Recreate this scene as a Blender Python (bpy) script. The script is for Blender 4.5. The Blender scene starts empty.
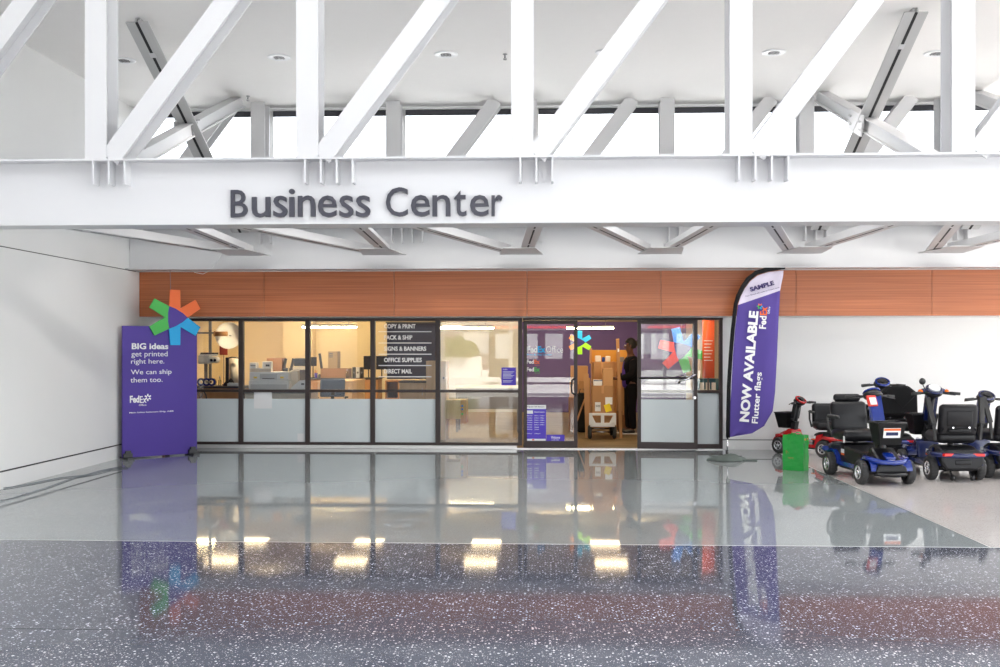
import bpy, bmesh, math, random
from mathutils import Vector, Matrix, Euler
random.seed(7)
C = bpy.context.scene.collection
PI = math.pi
# ------------------------------------------------------------------ camera model
F = 1050.0; TH = math.atan(0.041); EYE = 1.65; CX = 500.0; HZ = 348.0
def P(px, py, Y):
    """point of the plane y = Y seen at a pixel"""
    u = (px - CX) / F
    xw = u * math.cos(TH) - math.sin(TH); yw = math.cos(TH) + u * math.sin(TH)
    t = Y / yw
    return Vector((t * xw, Y, EYE + t * (HZ - py) / F))
def PX(px, Y): return P(px, HZ, Y).x
def PZ(px, py, Y): return P(px, py, Y).z
# ------------------------------------------------------------------ materials
def pset(b, **k):
    for n, v in k.items():
        if n in b.inputs: b.inputs[n].default_value = v
def mat(name, col, rough=.5, metal=0., spec=.5, emis=None, estr=1., coat=0., noise=0., nscale=8., bump=0.):
    m = bpy.data.materials.new(name); m.use_nodes = True
    nt = m.node_tree; b = nt.nodes['Principled BSDF']
    c4 = (*col, 1)
    b.inputs['Base Color'].default_value = c4
    b.inputs['Roughness'].default_value = rough; b.inputs['Metallic'].default_value = metal
    b.inputs['Specular IOR Level'].default_value = spec
    b.inputs['Coat Weight'].default_value = coat
    if emis:
        b.inputs['Emission Color'].default_value = (*emis, 1); b.inputs['Emission Strength'].default_value = estr
    if noise > 0 or bump > 0:
        tc = nt.nodes.new('ShaderNodeTexCoord'); n = nt.nodes.new('ShaderNodeTexNoise')
        n.inputs['Scale'].default_value = nscale; n.inputs['Detail'].default_value = 4
        nt.links.new(tc.outputs['Object'], n.inputs['Vector'])
        if noise > 0:
            r = nt.nodes.new('ShaderNodeMix'); r.data_type = 'RGBA'
            r.inputs['A'].default_value = (*[max(0, x * (1 - noise)) for x in col], 1)
            r.inputs['B'].default_value = (*[min(1, x * (1 + noise)) for x in col], 1)
            nt.links.new(n.outputs['Fac'], r.inputs['Factor']); nt.links.new(r.outputs['Result'], b.inputs['Base Color'])
        if bump > 0:
            bp = nt.nodes.new('ShaderNodeBump'); bp.inputs['Strength'].default_value = bump; bp.inputs['Distance'].default_value = .01
            nt.links.new(n.outputs['Fac'], bp.inputs['Height']); nt.links.new(bp.outputs['Normal'], b.inputs['Normal'])
    return m
def s2l(*c):
    return tuple(((x / 255) / 12.92 if x / 255 <= .04045 else ((x / 255 + .055) / 1.055) ** 2.4) for x in c)

M = {}
M['wall'] = mat('white_wall', (.86, .86, .85), .6, noise=.015, nscale=2)
M['steel'] = mat('white_steel_paint', (.68, .68, .69), .38, noise=.01, nscale=3)
M['steel_dark'] = mat('mid_grey_steel_paint', (.52, .52, .52), .45, noise=.02)
M['steel_grey'] = mat('pale_grey_steel_paint', (.62, .62, .63), .4, noise=.02)
M['ceil'] = mat('ceiling_plaster', (.88, .865, .85), .8, noise=.01)
M['dark'] = mat('dark_reveal', (.03, .03, .03), .6)
M['slot'] = mat('slot_shadow', (.02, .02, .022), .7)
M['bronze'] = mat('bronze_frame', s2l(56, 44, 42), .42, metal=.1)
M['alu'] = mat('aluminium', (.75, .74, .72), .3, metal=.6)
M['chrome'] = mat('chrome', (.8, .8, .82), .18, metal=1.)
M['letter'] = mat('charcoal_letter', s2l(62, 62, 72), .4)
M['black'] = mat('black_plastic', (.012, .012, .014), .35)
M['blackmatt'] = mat('black_fabric', (.012, .012, .013), .8, spec=.25, bump=.2, nscale=120)
M['vinyl'] = mat('black_vinyl', (.010, .010, .012), .36, spec=.35, bump=.12, nscale=90)
M['rubber'] = mat('grey_rubber', (.045, .045, .045), .75, bump=.3, nscale=60)
M['white'] = mat('white_plastic', (.82, .83, .84), .4)
M['paper'] = mat('white_paper', (.85, .85, .85), .7)
M['vwhite'] = mat('white_vinyl_lettering', (.92, .92, .92), .6)
M['purple'] = mat('purple_board', s2l(72, 46, 150), .5, noise=.03, nscale=3)
M['purple2'] = mat('purple_notice', s2l(88, 66, 200), .5)
M['navy'] = mat('purple_ink', s2l(45, 28, 98), .6)
M['orange'] = mat('orange_board', s2l(242, 110, 45), .5)
M['green'] = mat('green_board', s2l(70, 185, 80), .5)
M['cyan'] = mat('cyan_board', s2l(0, 172, 235), .5)
M['lime'] = mat('lime_board', s2l(160, 230, 20), .5)
M['amber'] = mat('amber_board', s2l(250, 150, 30), .5)
M['red'] = mat('red_board', s2l(225, 60, 45), .5)
M['blue'] = mat('blue_board', s2l(20, 110, 215), .5)
M['card'] = mat('cardboard', s2l(178, 132, 88), .8, noise=.08, nscale=5)
M['card2'] = mat('pale_cardboard', s2l(200, 152, 104), .8, noise=.06, nscale=5)
M['carddark'] = mat('brown_cardboard', s2l(140, 98, 66), .8, noise=.08, nscale=5)
M['yellow'] = mat('yellow_label', s2l(245, 215, 20), .5)
M['beige'] = mat('beige_wall_paint', s2l(240, 222, 184), .7, noise=.02)
M['shoppurple'] = mat('purple_wall_paint', s2l(80, 60, 116), .7, noise=.05)
M['shopceil'] = mat('shop_ceiling_tile', s2l(225, 212, 190), .8)
M['shopwhite'] = mat('warm_white_paint', s2l(222, 210, 190), .6)
M['darktop'] = mat('dark_laminate', (.05, .042, .038), .35)
M['greyplastic'] = mat('grey_plastic', s2l(120, 120, 122), .4)
M['lightgrey'] = mat('light_grey_plastic', s2l(196, 198, 200), .4)
M['skin'] = mat('skin', s2l(92, 58, 44), .6)
M['hair'] = mat('black_hair', (.01, .009, .009), .6, bump=.4, nscale=60)
M['shirt'] = mat('purple_shirt', s2l(74, 44, 150), .7)
M['cloth'] = mat('black_cloth', (.008, .008, .011), .9, spec=.1)
M['bodyblue'] = mat('glossy_blue_body', s2l(20, 50, 138), .2, coat=.6)
M['bodydblue'] = mat('deep_blue_body', s2l(14, 30, 84), .22, coat=.6)
M['bodyred'] = mat('glossy_red_body', s2l(200, 24, 28), .2, coat=.6)
M['lens_red'] = mat('red_lens', s2l(225, 35, 30), .2, coat=.5)
M['lens_orange'] = mat('orange_lens', s2l(250, 120, 20), .2, coat=.5)
M['baggreen'] = mat('green_bag_plastic', s2l(28, 165, 60), .25, bump=.5, nscale=14)
M['bagprint'] = mat('brown_bag_print', s2l(140, 120, 40), .5)
M['greycloth'] = mat('grey_green_canvas', s2l(95, 105, 100), .8, bump=.5, nscale=30)
M['cable'] = mat('grey_cable', s2l(105, 112, 118), .6)
M['pavement'] = mat('pale_concrete', (.62, .62, .61), .9, noise=.06, nscale=.6)
M['hedge'] = mat('hedge_leaves', s2l(78, 98, 58), .9, noise=.4, nscale=4)
M['chairblue'] = mat('slate_blue_fabric', s2l(88, 108, 136), .7)
M['glassdark'] = mat('dark_screen', (.02, .022, .03), .12)

def wood(name, ca, cb, scale, rough, vec='Object', coat=.0):
    m = mat(name, ca, rough, coat=coat); nt = m.node_tree; b = nt.nodes['Principled BSDF']
    tc = nt.nodes.new('ShaderNodeTexCoord'); mp = nt.nodes.new('ShaderNodeMapping'); mp.inputs['Scale'].default_value = scale
    n = nt.nodes.new('ShaderNodeTexNoise'); n.inputs['Scale'].default_value = 1.; n.inputs['Detail'].default_value = 6; n.inputs['Distortion'].default_value = .4
    r = nt.nodes.new('ShaderNodeValToRGB')
    r.color_ramp.elements[0].position = .3; r.color_ramp.elements[0].color = (*ca, 1)
    r.color_ramp.elements[1].position = .7; r.color_ramp.elements[1].color = (*cb, 1)
    nt.links.new(tc.outputs[vec], mp.inputs['Vector']); nt.links.new(mp.outputs[0], n.inputs['Vector'])
    nt.links.new(n.outputs['Fac'], r.inputs['Fac']); nt.links.new(r.outputs[0], b.inputs['Base Color'])
    return m
M['cherry'] = wood('cherry_veneer', s2l(160, 88, 48), s2l(194, 116, 72), (.5, 6, 60), .36)
M['maple'] = wood('maple_laminate', s2l(208, 176, 136), s2l(226, 196, 158), (12, 12, 1.2), .45)
M['maple2'] = wood('honey_laminate', s2l(190, 136, 84), s2l(208, 156, 102), (12, 12, 1.2), .45)
M['shopfloor'] = wood('shop_plank_floor', s2l(96, 80, 58), s2l(150, 128, 92), (1.2, 9, 1), .45)

def terrazzo(name, base, base2, chips, amount, rough, sc=55., bs=1.6, spec=.5):
    m = mat(name, base, rough, spec=spec); nt = m.node_tree; b = nt.nodes['Principled BSDF']; L = nt.links.new
    tc = nt.nodes.new('ShaderNodeTexCoord')
    n = nt.nodes.new('ShaderNodeTexNoise'); n.inputs['Scale'].default_value = bs; n.inputs['Detail'].default_value = 5
    L(tc.outputs['Object'], n.inputs['Vector'])
    mx = nt.nodes.new('ShaderNodeMix'); mx.data_type = 'RGBA'
    mx.inputs['A'].default_value = (*base, 1); mx.inputs['B'].default_value = (*base2, 1); L(n.outputs['Fac'], mx.inputs['Factor'])
    prev = mx.outputs['Result']
    for k, (scale, am, col) in enumerate([(sc, amount, chips), (sc * 2.1, amount * 1.1, tuple(x * .55 for x in chips)), (sc * 1.45, amount * .9, tuple(x * .25 for x in base))]):
        v = nt.nodes.new('ShaderNodeTexVoronoi'); v.inputs['Scale'].default_value = scale; v.inputs['Randomness'].default_value = 1.
        L(tc.outputs['Object'], v.inputs['Vector'])
        sep = nt.nodes.new('ShaderNodeSeparateColor'); L(v.outputs['Color'], sep.inputs[0])
        pw = nt.nodes.new('ShaderNodeMath'); pw.operation = 'POWER'; pw.inputs[1].default_value = 2.2; L(sep.outputs[0], pw.inputs[0])
        mu = nt.nodes.new('ShaderNodeMath'); mu.operation = 'MULTIPLY'; mu.inputs[1].default_value = am; L(pw.outputs[0], mu.inputs[0])
        lt = nt.nodes.new('ShaderNodeMath'); lt.operation = 'LESS_THAN'; L(v.outputs['Distance'], lt.inputs[0]); L(mu.outputs[0], lt.inputs[1])
        x = nt.nodes.new('ShaderNodeMix'); x.data_type = 'RGBA'; x.inputs['B'].default_value = (*col, 1)
        L(lt.outputs[0], x.inputs['Factor']); L(prev, x.inputs['A']); prev = x.outputs['Result']
    L(prev, b.inputs['Base Color'])
    return m
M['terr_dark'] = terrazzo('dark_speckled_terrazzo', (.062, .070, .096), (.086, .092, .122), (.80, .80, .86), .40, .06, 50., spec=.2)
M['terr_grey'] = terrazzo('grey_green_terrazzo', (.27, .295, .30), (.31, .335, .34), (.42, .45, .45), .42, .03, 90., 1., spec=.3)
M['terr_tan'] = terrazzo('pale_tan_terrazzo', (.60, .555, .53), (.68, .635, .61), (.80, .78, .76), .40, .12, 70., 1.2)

def glass(name, tint=(.975, .985, .985), ior=1.5, rough=0.):
    m = bpy.data.materials.new(name); m.use_nodes = True; nt = m.node_tree; nt.nodes.clear()
    o = nt.nodes.new('ShaderNodeOutputMaterial'); t = nt.nodes.new('ShaderNodeBsdfTransparent'); g = nt.nodes.new('ShaderNodeBsdfGlossy')
    f = nt.nodes.new('ShaderNodeFresnel'); mx = nt.nodes.new('ShaderNodeMixShader')
    t.inputs[0].default_value = (*tint, 1); g.inputs['Roughness'].default_value = rough; f.inputs['IOR'].default_value = ior
    g.inputs[0].default_value = (1, 1, 1, 1)
    nt.links.new(f.outputs[0], mx.inputs[0]); nt.links.new(t.outputs[0], mx.inputs[1]); nt.links.new(g.outputs[0], mx.inputs[2])
    nt.links.new(mx.outputs[0], o.inputs[0]); return m
M['glass'] = glass('clear_window_glass', ior=1.54)
M['skyglass'] = glass('clerestory_glass', (.97, .98, 1.), 1.45)
def film(name, col, alpha):
    m = bpy.data.materials.new(name); m.use_nodes = True; nt = m.node_tree; nt.nodes.clear()
    o = nt.nodes.new('ShaderNodeOutputMaterial'); t = nt.nodes.new('ShaderNodeBsdfTransparent'); d = nt.nodes.new('ShaderNodeBsdfDiffuse'); tr = nt.nodes.new('ShaderNodeBsdfTranslucent')
    d.inputs[0].default_value = (*col, 1); tr.inputs[0].default_value = (*col, 1)
    a = nt.nodes.new('ShaderNodeMixShader'); a.inputs[0].default_value = .15
    nt.links.new(d.outputs[0], a.inputs[1]); nt.links.new(tr.outputs[0], a.inputs[2])
    b = nt.nodes.new('ShaderNodeMixShader'); b.inputs[0].default_value = alpha
    nt.links.new(t.outputs[0], b.inputs[1]); nt.links.new(a.outputs[0], b.inputs[2]); nt.links.new(b.outputs[0], o.inputs[0]); return m
M['frost'] = film('frosted_film', (.80, .86, .87), .93)
M['umbrella'] = film('white_diffuser_cloth', (.85, .83, .8), .95)
M['bottle'] = glass('clear_plastic', (.8, .85, .85), 1.4, .1)
M['lamp_warm'] = mat('warm_lit_diffuser', (.9, .9, .85), .5, emis=(1., .76, .46), estr=9.)
M['lamp_tube'] = mat('warm_lit_tube', (.9, .9, .85), .5, emis=(1., .80, .42), estr=55.)

# ------------------------------------------------------------------ mesh helpers
class MB:
    def __init__(s): s.bm = bmesh.new(); s.mi = 0
    def _merge(s, b, mtx=None):
        if mtx is not None: bmesh.ops.transform(b, matrix=mtx, verts=b.verts)
        for f in b.faces: f.material_index = s.mi
        me = bpy.data.meshes.new('tmp'); b.to_mesh(me); b.free(); s.bm.from_mesh(me); bpy.data.meshes.remove(me)
    def slot(s, i): s.mi = i; return s
    def box(s, c, size, rot=None, bev=0., seg=2, mtx=None):
        b = bmesh.new(); bmesh.ops.create_cube(b, size=1.)
        bmesh.ops.scale(b, vec=size, verts=b.verts)
        if bev > 0: bmesh.ops.bevel(b, geom=b.edges[:], offset=min(bev, min(size) * .49), segments=seg, profile=.5, affect='EDGES')
        if seg > 2:
            for f in b.faces: f.smooth = True
        m = Matrix.Translation(c) @ (Euler(rot).to_matrix().to_4x4() if rot else Matrix())
        if mtx is not None: m = mtx @ m
        s._merge(b, m); return s
    def span(s, a, b_, bev=0., seg=2):
        a = Vector(a); b_ = Vector(b_)
        return s.box((a + b_) / 2, tuple(abs(x) for x in (b_ - a)), bev=bev, seg=seg)
    def cyl(s, p0, p1, r, r2=None, n=16, cap=True):
        p0 = Vector(p0); p1 = Vector(p1); d = p1 - p0; b = bmesh.new()
        bmesh.ops.create_cone(b, cap_ends=cap, segments=n, radius1=r, radius2=r if r2 is None else r2, depth=d.length)
        for f in b.faces: f.smooth = len(f.verts) == 4
        q = Vector((0, 0, 1)).rotation_difference(d.normalized()).to_matrix().to_4x4()
        s._merge(b, Matrix.Translation((p0 + p1) / 2) @ q); return s
    def sph(s, c, r, sc=(1, 1, 1), rot=None, n=16):
        b = bmesh.new(); bmesh.ops.create_uvsphere(b, u_segments=n, v_segments=max(6, n // 2), radius=r)
        for f in b.faces: f.smooth = True
        m = Matrix.Translation(c) @ (Euler(rot).to_matrix().to_4x4() if rot else Matrix()) @ Matrix.Diagonal((*sc, 1))
        s._merge(b, m); return s
    def tube(s, pts, r, n=8, radii=None):
        b = bmesh.new(); pts = [Vector(p) for p in pts]; rings = []
        prev = None
        for i, p in enumerate(pts):
            d = (pts[min(i + 1, len(pts) - 1)] - pts[max(i - 1, 0)]).normalized()
            up = Vector((0, 0, 1)) if abs(d.z) < .9 else Vector((0, 1, 0))
            if prev is not None: x = prev - d * prev.dot(d); x.normalize()
            else: x = d.cross(up).normalized()
            prev = x; y = d.cross(x); rr = radii[i] if radii else r
            rings.append([b.verts.new(p + (x * math.cos(2 * PI * k / n) + y * math.sin(2 * PI * k / n)) * rr) for k in range(n)])
        for i in range(len(rings) - 1):
            for k in range(n):
                f = b.faces.new((rings[i][k], rings[i][(k + 1) % n], rings[i + 1][(k + 1) % n], rings[i + 1][k])); f.smooth = True
        b.faces.new(rings[0][::-1]); b.faces.new(rings[-1]); s._merge(b); return s
    def prism(s, poly, v0, ax, ay, an, depth, bev=0.):
        """closed polygon (a,b) -> v0 + a*ax + b*ay, extruded along an by depth"""
        v0, ax, ay, an = map(Vector, (v0, ax, ay, an)); b = bmesh.new()
        A = [b.verts.new(v0 + ax * p[0] + ay * p[1]) for p in poly]
        B = [b.verts.new(v0 + ax * p[0] + ay * p[1] + an * depth) for p in poly]
        b.faces.new(A[::-1]); b.faces.new(B); n = len(poly)
        for i in range(n): b.faces.new((A[i], A[(i + 1) % n], B[(i + 1) % n], B[i]))
        bmesh.ops.recalc_face_normals(b, faces=b.faces)
        if bev > 0: bmesh.ops.bevel(b, geom=b.edges[:], offset=bev, segments=2, profile=.5, affect='EDGES')
        s._merge(b); return s
    def lathe(s, prof, c, axis='z', n=32, mtx=None):
        b = bmesh.new(); rings = []
        for r, h in prof:
            ring = []
            for k in range(n):
                a = 2 * PI * k / n; v = (r * math.cos(a), r * math.sin(a), h)
                if axis == 'y': v = (v[0], v[2], v[1])
                if axis == 'x': v = (v[2], v[0], v[1])
                ring.append(b.verts.new(v))
            rings.append(ring)
        for i in range(len(rings) - 1):
            for k in range(n):
                f = b.faces.new((rings[i][k], rings[i][(k + 1) % n], rings[i + 1][(k + 1) % n], rings[i + 1][k])); f.smooth = True
        bmesh.ops.remove_doubles(b, verts=b.verts, dist=1e-5); bmesh.ops.recalc_face_normals(b, faces=b.faces)
        m = Matrix.Translation(c)
        if mtx is not None: m = m @ mtx
        s._merge(b, m); return s
    def ibeam(s, p0, p1, w, d, tf=.018, tw=.012):
        """I-section between two points, flanges facing +-Y (in-plane width w, depth d)"""
        p0 = Vector(p0); p1 = Vector(p1); a = (p1 - p0).normalized(); yv = Vector((0, 1, 0)); x = a.cross(yv).normalized(); L = (p1 - p0).length
        m = Matrix((x, yv, a)).transposed().to_4x4(); m.translation = (p0 + p1) / 2
        for sg in (-1, 1): s.box((0, sg * (d / 2 - tf / 2), 0), (w, tf, L), mtx=m)
        s.box((0, 0, 0), (tw, d - 2 * tf, L), mtx=m); return s
    def bar(s, p0, p1, w, h, up=(0, 0, 1), off=(0, 0)):
        p0 = Vector(p0); p1 = Vector(p1); a = (p1 - p0).normalized(); x = a.cross(Vector(up)).normalized(); z = x.cross(a)
        m = Matrix((x, a, z)).transposed().to_4x4(); m.translation = (p0 + p1) / 2
        s.box((off[0], 0, off[1]), (w, (p1 - p0).length, h), mtx=m); return s
    def build(s, name, mats, parent=None, loc=None):
        me = bpy.data.meshes.new(name); s.bm.to_mesh(me); s.bm.free()
        for m in (mats if isinstance(mats, (list, tuple)) else [mats]): me.materials.append(M[m] if isinstance(m, str) else m)
        return link(name, me, parent, loc)
def link(name, me, parent=None, loc=None):
    o = bpy.data.objects.new(name, me); C.objects.link(o)
    if parent is not None: o.parent = parent
    if loc is not None: o.location = loc
    return o
def tag(o, label=None, cat=None, group=None, kind=None):
    if label: o['label'] = label
    if cat: o['category'] = cat
    if group: o['group'] = group
    if kind: o['kind'] = kind
    return o
def thing(name, label, cat, loc=(0, 0, 0), rz=0., group=None):
    o = bpy.data.objects.new(name, None); C.objects.link(o); o.location = loc; o.rotation_euler = (0, 0, rz); o.empty_display_size = .1
    return tag(o, label, cat, group)
def struct(name, mb, m, parent=None):
    o = mb.build(name, m, parent)
    if parent is None: o['kind'] = 'structure'
    return o
def copy_tree(o, parent=None):
    c = o.copy(); C.objects.link(c)
    if parent is not None: c.parent = parent
    for ch in [k for k in bpy.data.objects if k.parent == o]: copy_tree(ch, c)
    return c
def text_bm(s, size_w, size_h, depth=.003, bold=0., spacing=1., shear=0.):
    """mesh of a line of text scaled to width/height of its own ink, origin at ink's lower left, in XY"""
    cu = bpy.data.curves.new('t', 'FONT'); cu.body = s; cu.size = 1.; cu.extrude = .02; cu.offset = bold; cu.space_character = spacing; cu.resolution_u = 3; cu.shear = shear
    ob = bpy.data.objects.new('t', cu); C.objects.link(ob)
    bpy.context.view_layer.update()
    me = bpy.data.meshes.new_from_object(ob.evaluated_get(bpy.context.evaluated_depsgraph_get()))
    bpy.data.objects.remove(ob); bpy.data.curves.remove(cu)
    xs = [v.co.x for v in me.vertices]; ys = [v.co.y for v in me.vertices]; x0, x1, y0, y1 = min(xs), max(xs), min(ys), max(ys)
    sx = size_w / (x1 - x0) if size_w else None; sy = size_h / (y1 - y0) if size_h else None
    if sx is None: sx = sy
    if sy is None: sy = sx
    for v in me.vertices:
        v.co = Vector(((v.co.x - x0) * sx, (v.co.y - y0) * sy, v.co.z / .04 * depth))
    return me
def add_text(mb, s, org, right, up, w=None, h=None, depth=.003, bold=0., spacing=1.):
    """append text to an MB; org = lower-left of ink"""
    me = text_bm(s, w, h, depth, bold, spacing)
    r = Vector(right).normalized(); u = Vector(up).normalized(); n = r.cross(u)
    m = Matrix((r, u, n)).transposed().to_4x4(); m.translation = Vector(org); me.transform(m)
    b = bmesh.new(); b.from_mesh(me); bpy.data.meshes.remove(me); mb._merge(b); return mb

# ------------------------------------------------------------------ key planes
XL = -6.32; XLU = -6.39; XR = 13.0; YB = -1.2
YF = 10.25; YW = 16.2; YS = 17.2; YSB = 27.0
ZC = 5.40; ZH = 7.3; ZB = 2.85; ZT = 3.50; ZS = 2.14
# ------------------------------------------------------------------ floor
mb = MB()
def quad(mb, x0, x1, y0, y1, z=0., th=.2): mb.span((x0, y0, z - th), (x1, y1, z))
YD = 8.84; XT = 3.70
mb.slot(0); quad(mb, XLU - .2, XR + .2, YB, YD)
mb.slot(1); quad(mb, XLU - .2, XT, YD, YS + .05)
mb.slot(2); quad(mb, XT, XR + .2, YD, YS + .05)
struct('floor', mb, ['terr_dark', 'terr_grey', 'terr_tan'])
mb = MB(); mb.span((XL, YD - .004, -.01), (XR, YD + .004, .0015)); mb.span((XT - .004, YD, -.01), (XT + .004, YS - .05, .0015))
struct('trim_1', mb, 'alu')
mb = MB(); mb.span((XL, 6.05, -.01), (XR, 6.056, .0006))
struct('trim_2', mb, mat('divider_strip', (.12, .12, .13), .2))
mb = MB(); mb.span((-8.4, YS + .05, -.2), (5.4, YSB, 0))
struct('floor_shop', mb, 'shopfloor')
# ------------------------------------------------------------------ walls
mb = MB(); mb.span((XL - .25, YB, .215), (XL, YS, ZB - .018)); 
struct('wall_left', mb, 'wall')
mb = MB(); mb.span((XLU - .25, YB, ZB), (XLU, YW + .3, ZH)); struct('wall_left_upper', mb, 'wall')
mb = MB(); mb.span((XL - .25, YB, ZB - .018), (XL - .04, YS, ZB)); mb.span((XL - .25, YB, .195), (XL - .012, YS, .215)); struct('trim_3', mb, 'dark')  # shadow gaps filled with strips coloured dark for their shade
mb = MB(); mb.span((XL - .25, YB, 0), (XL + .001, YS, .195)); struct('baseboard_left', mb, 'wall')
XJ = PX(722.5, YS)
mb = MB(); mb.span((XJ, YS, .165), (XR, YS + .25, ZS)); struct('wall_back', mb, 'wall')
mb = MB(); mb.span((XJ, YS + .012, .15), (XR, YS + .25, .165)); struct('trim_4', mb, 'dark')  # near-black strip paints the shade in the baseboard reveal
mb = MB(); mb.span((XJ, YS - .001, 0), (XR, YS + .25, .15)); struct('baseboard_back', mb, 'wall')
mb = MB(); mb.span((XR, 10.75, ZC - .1), (XR + .25, YS + .2, ZH)); mb.span((XR, YB, 6.6), (XR + .25, 10.75, ZH)); mb.span((XR, YS - .1, 0), (XR + .25, YS + .2, ZC)); struct('wall_right', mb, 'wall')
# wall over the shop front: soffit, timber cladding, clerestory sill
mb = MB(); mb.span((XLU, YW + .03, ZS), (XR, YS + .25, ZS + .12)); struct('ceiling_soffit', mb, 'wall')
mb = MB()
seams = [XL] + [PX(p, YW) for p in (264, 394, 527, 661, 796, 932)] + [7.9, 9.95, 12., XR]
for a, b in zip(seams[:-1], seams[1:]):
    mb.span((a + .003, YW, ZS), (b - .003, YW + .03, ZB - .012))
struct('wall_timber_cladding', mb, 'cherry')
mb = MB(); mb.span((XLU, YW + .031, ZS + .12), (XR, YW + .25, ZT - .05)); mb.span((XLU, YW - .02, ZB - .012), (XR, YW + .25, ZB + .02)); struct('wall_upper_back', mb, 'steel_grey')
mb = MB(); mb.span((XLU, YW + .05, 5.36), (XR, YW + .25, ZH)); struct('wall_over_clerestory', mb, 'wall')
mb = MB(); mb.span((XLU - .2, 10.75, ZC), (XR + .2, YW + .3, ZC + .15)); struct('ceiling', mb, 'ceil')
mb = MB(); mb.span((XLU - .2, 10.75, ZC + .15), (XR + .2, 10.9, ZH)); struct('ceiling_drop', mb, 'ceil')
mb = MB(); mb.span((XLU - .2, YB, ZH), (XR + .2, 1.0, ZH + .15)); mb.span((XLU - .2, 9.3, ZH), (XR + .2, 10.9, ZH + .15)); mb.span((XLU - .2, 1.0, ZH), (-4.6, 9.3, ZH + .15)); mb.span((11.2, 1.0, ZH), (XR + .2, 9.3, ZH + .15)); mb.span((-4.6, 6.8, ZH), (11.2, 9.3, ZH + .15))
for k in range(1, 5): mb.span((-4.6 + k * 3.16 - .1, 1.0, ZH), (-4.6 + k * 3.16 + .1, 6.8, ZH + .15))
struct('ceiling_hall', mb, 'ceil')
mb = MB(); mb.span((XLU - .2, YB - .1, 3.9), (XR + .2, YB + .1, ZH)); mb.span((XLU - .2, YB - .1, 0), (-3.5, YB + .1, 2.75)); struct('wall_front_block', mb, mat('dark_block_panel', (.10, .10, .11), .6))  # unseen wall, shaped to cut skylight on the beam and darken glass reflections
mb = MB(); mb.span((-30, YW + .5, ZC - 2.2), (30, 45, ZC - 2.05)); struct('roof_bounce', mb, 'pavement')  # unseen pale roof, added to bounce sun up through the clerestory
# clerestory windows (dark blind box, mullions, glass)
nw = 0
cl = [XLU + .01, PX(127, YW + .15)] 
xs = [-6.38, -4.25, -2.17, -.1, 1.98, 4.05, 6.12, 8.2, 10.3, 12.95]
for i in range(len(xs) - 1):
    mb = MB(); a, b = xs[i], xs[i + 1]; y0, y1 = YW + .09, YW + .16
    for q in ((a, a + .03), (b - .03, b)): mb.span((q[0], y0, ZT - .05), (q[1], y1, 5.36))
    mb.span((a + .03, y0, ZT - .05), (b - .03, y1, ZT)); mb.span((a + .03, y0, 5.32), (b - .03, y1, 5.36))
    w = struct('window_%d' % (i + 10), mb, 'alu')
    g = MB(); g.span((a + .03, YW + .12, ZT), (b - .03, YW + .128, 5.32)); g.build('window_pane', 'skyglass', w)
    g = MB(); g.span((a + .031, YW + .06, 5.265), (b - .031, YW + .088, 5.355), bev=.008); g.build('roller_blind', mat('dark_blind', (.05, .05, .06), .5) if i == 0 else bpy.data.materials['dark_blind'], w)

# ------------------------------------------------------------------ roof trusses
SP = 2.07; X0 = -.205
VX = [X0 + SP * k for k in range(-2, 7)]
VF = [-.2 + 2.088 * k for k in range(-2, 7)]
def truss(Y, X_list, label, full, rx):
    t = thing('roof_truss', label, 'roof truss', (0, Y, ZB))
    def L(mb): 
        bmesh.ops.translate(mb.bm, vec=(0, -Y, -ZB), verts=mb.bm.verts); return mb
    xa, xb = XLU + .005, XR - .005
    mb = MB(); mb.span((xa, Y - .17, ZT - .02), (xb, Y + .17, ZT)); mb.span((xa, Y - .17, ZB), (xb, Y + .17, ZB + .02)); mb.span((xa, Y - .008, ZB + .02), (xb, Y + .008, ZT - .02))
    L(mb).build('bottom_chord', 'steel', t)
    if full:
        mb = MB(); z0 = 5.95; mb.span((xa, Y - .17, z0 + .45), (xb, Y + .17, z0 + .47)); mb.span((xa, Y - .17, z0), (xb, Y + .17, z0 + .02)); mb.span((xa, Y - .008, z0 + .02), (xb, Y + .008, z0 + .45))
        L(mb).build('top_chord', 'steel', t)
    zt = 5.95 if full else ZC - .001
    zt_d = zt
    for i, x in enumerate([X_list[0] - SP] + X_list):
        if i > 0:
            mb = MB(); mb.ibeam((x, Y, ZT), (x, Y, zt), .215, .29); L(mb).build('vertical_post', 'steel', t)
        dx = (zt_d - ZT - .01) / 1.314; xs_ = x + .12
        if i == 0: xs_ = x + .17
        mb = MB(); mb.ibeam((xs_ + .02 / 1.314, Y, ZT + .003), (xs_ + dx, Y, zt_d - .003), .20, .28); L(mb).build('diagonal_brace', 'steel', t)
        if i > 0 and i != 5 + (0 if full else 9):
            for k in range(rx[i % len(rx)]):
                mb = MB(); xx = x - .02 + k * .155 + (.0 if rx[i % len(rx)] > 2 else .05)
                mb.span((xx - .009, Y - .16, ZT - .25), (xx + .009, Y - .008, ZT - .02)); L(mb).build('stiffener', 'steel', t)
    return t
truss(YF, VF, 'white steel truss carrying the dark lettering across the front', True, [3, 3, 4, 3, 4, 3])
truss(15.98, [x + .0 for x in VX], 'rear white steel truss against the high windows and timber', False, [3, 2, 4, 2, 2, 3])

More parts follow.
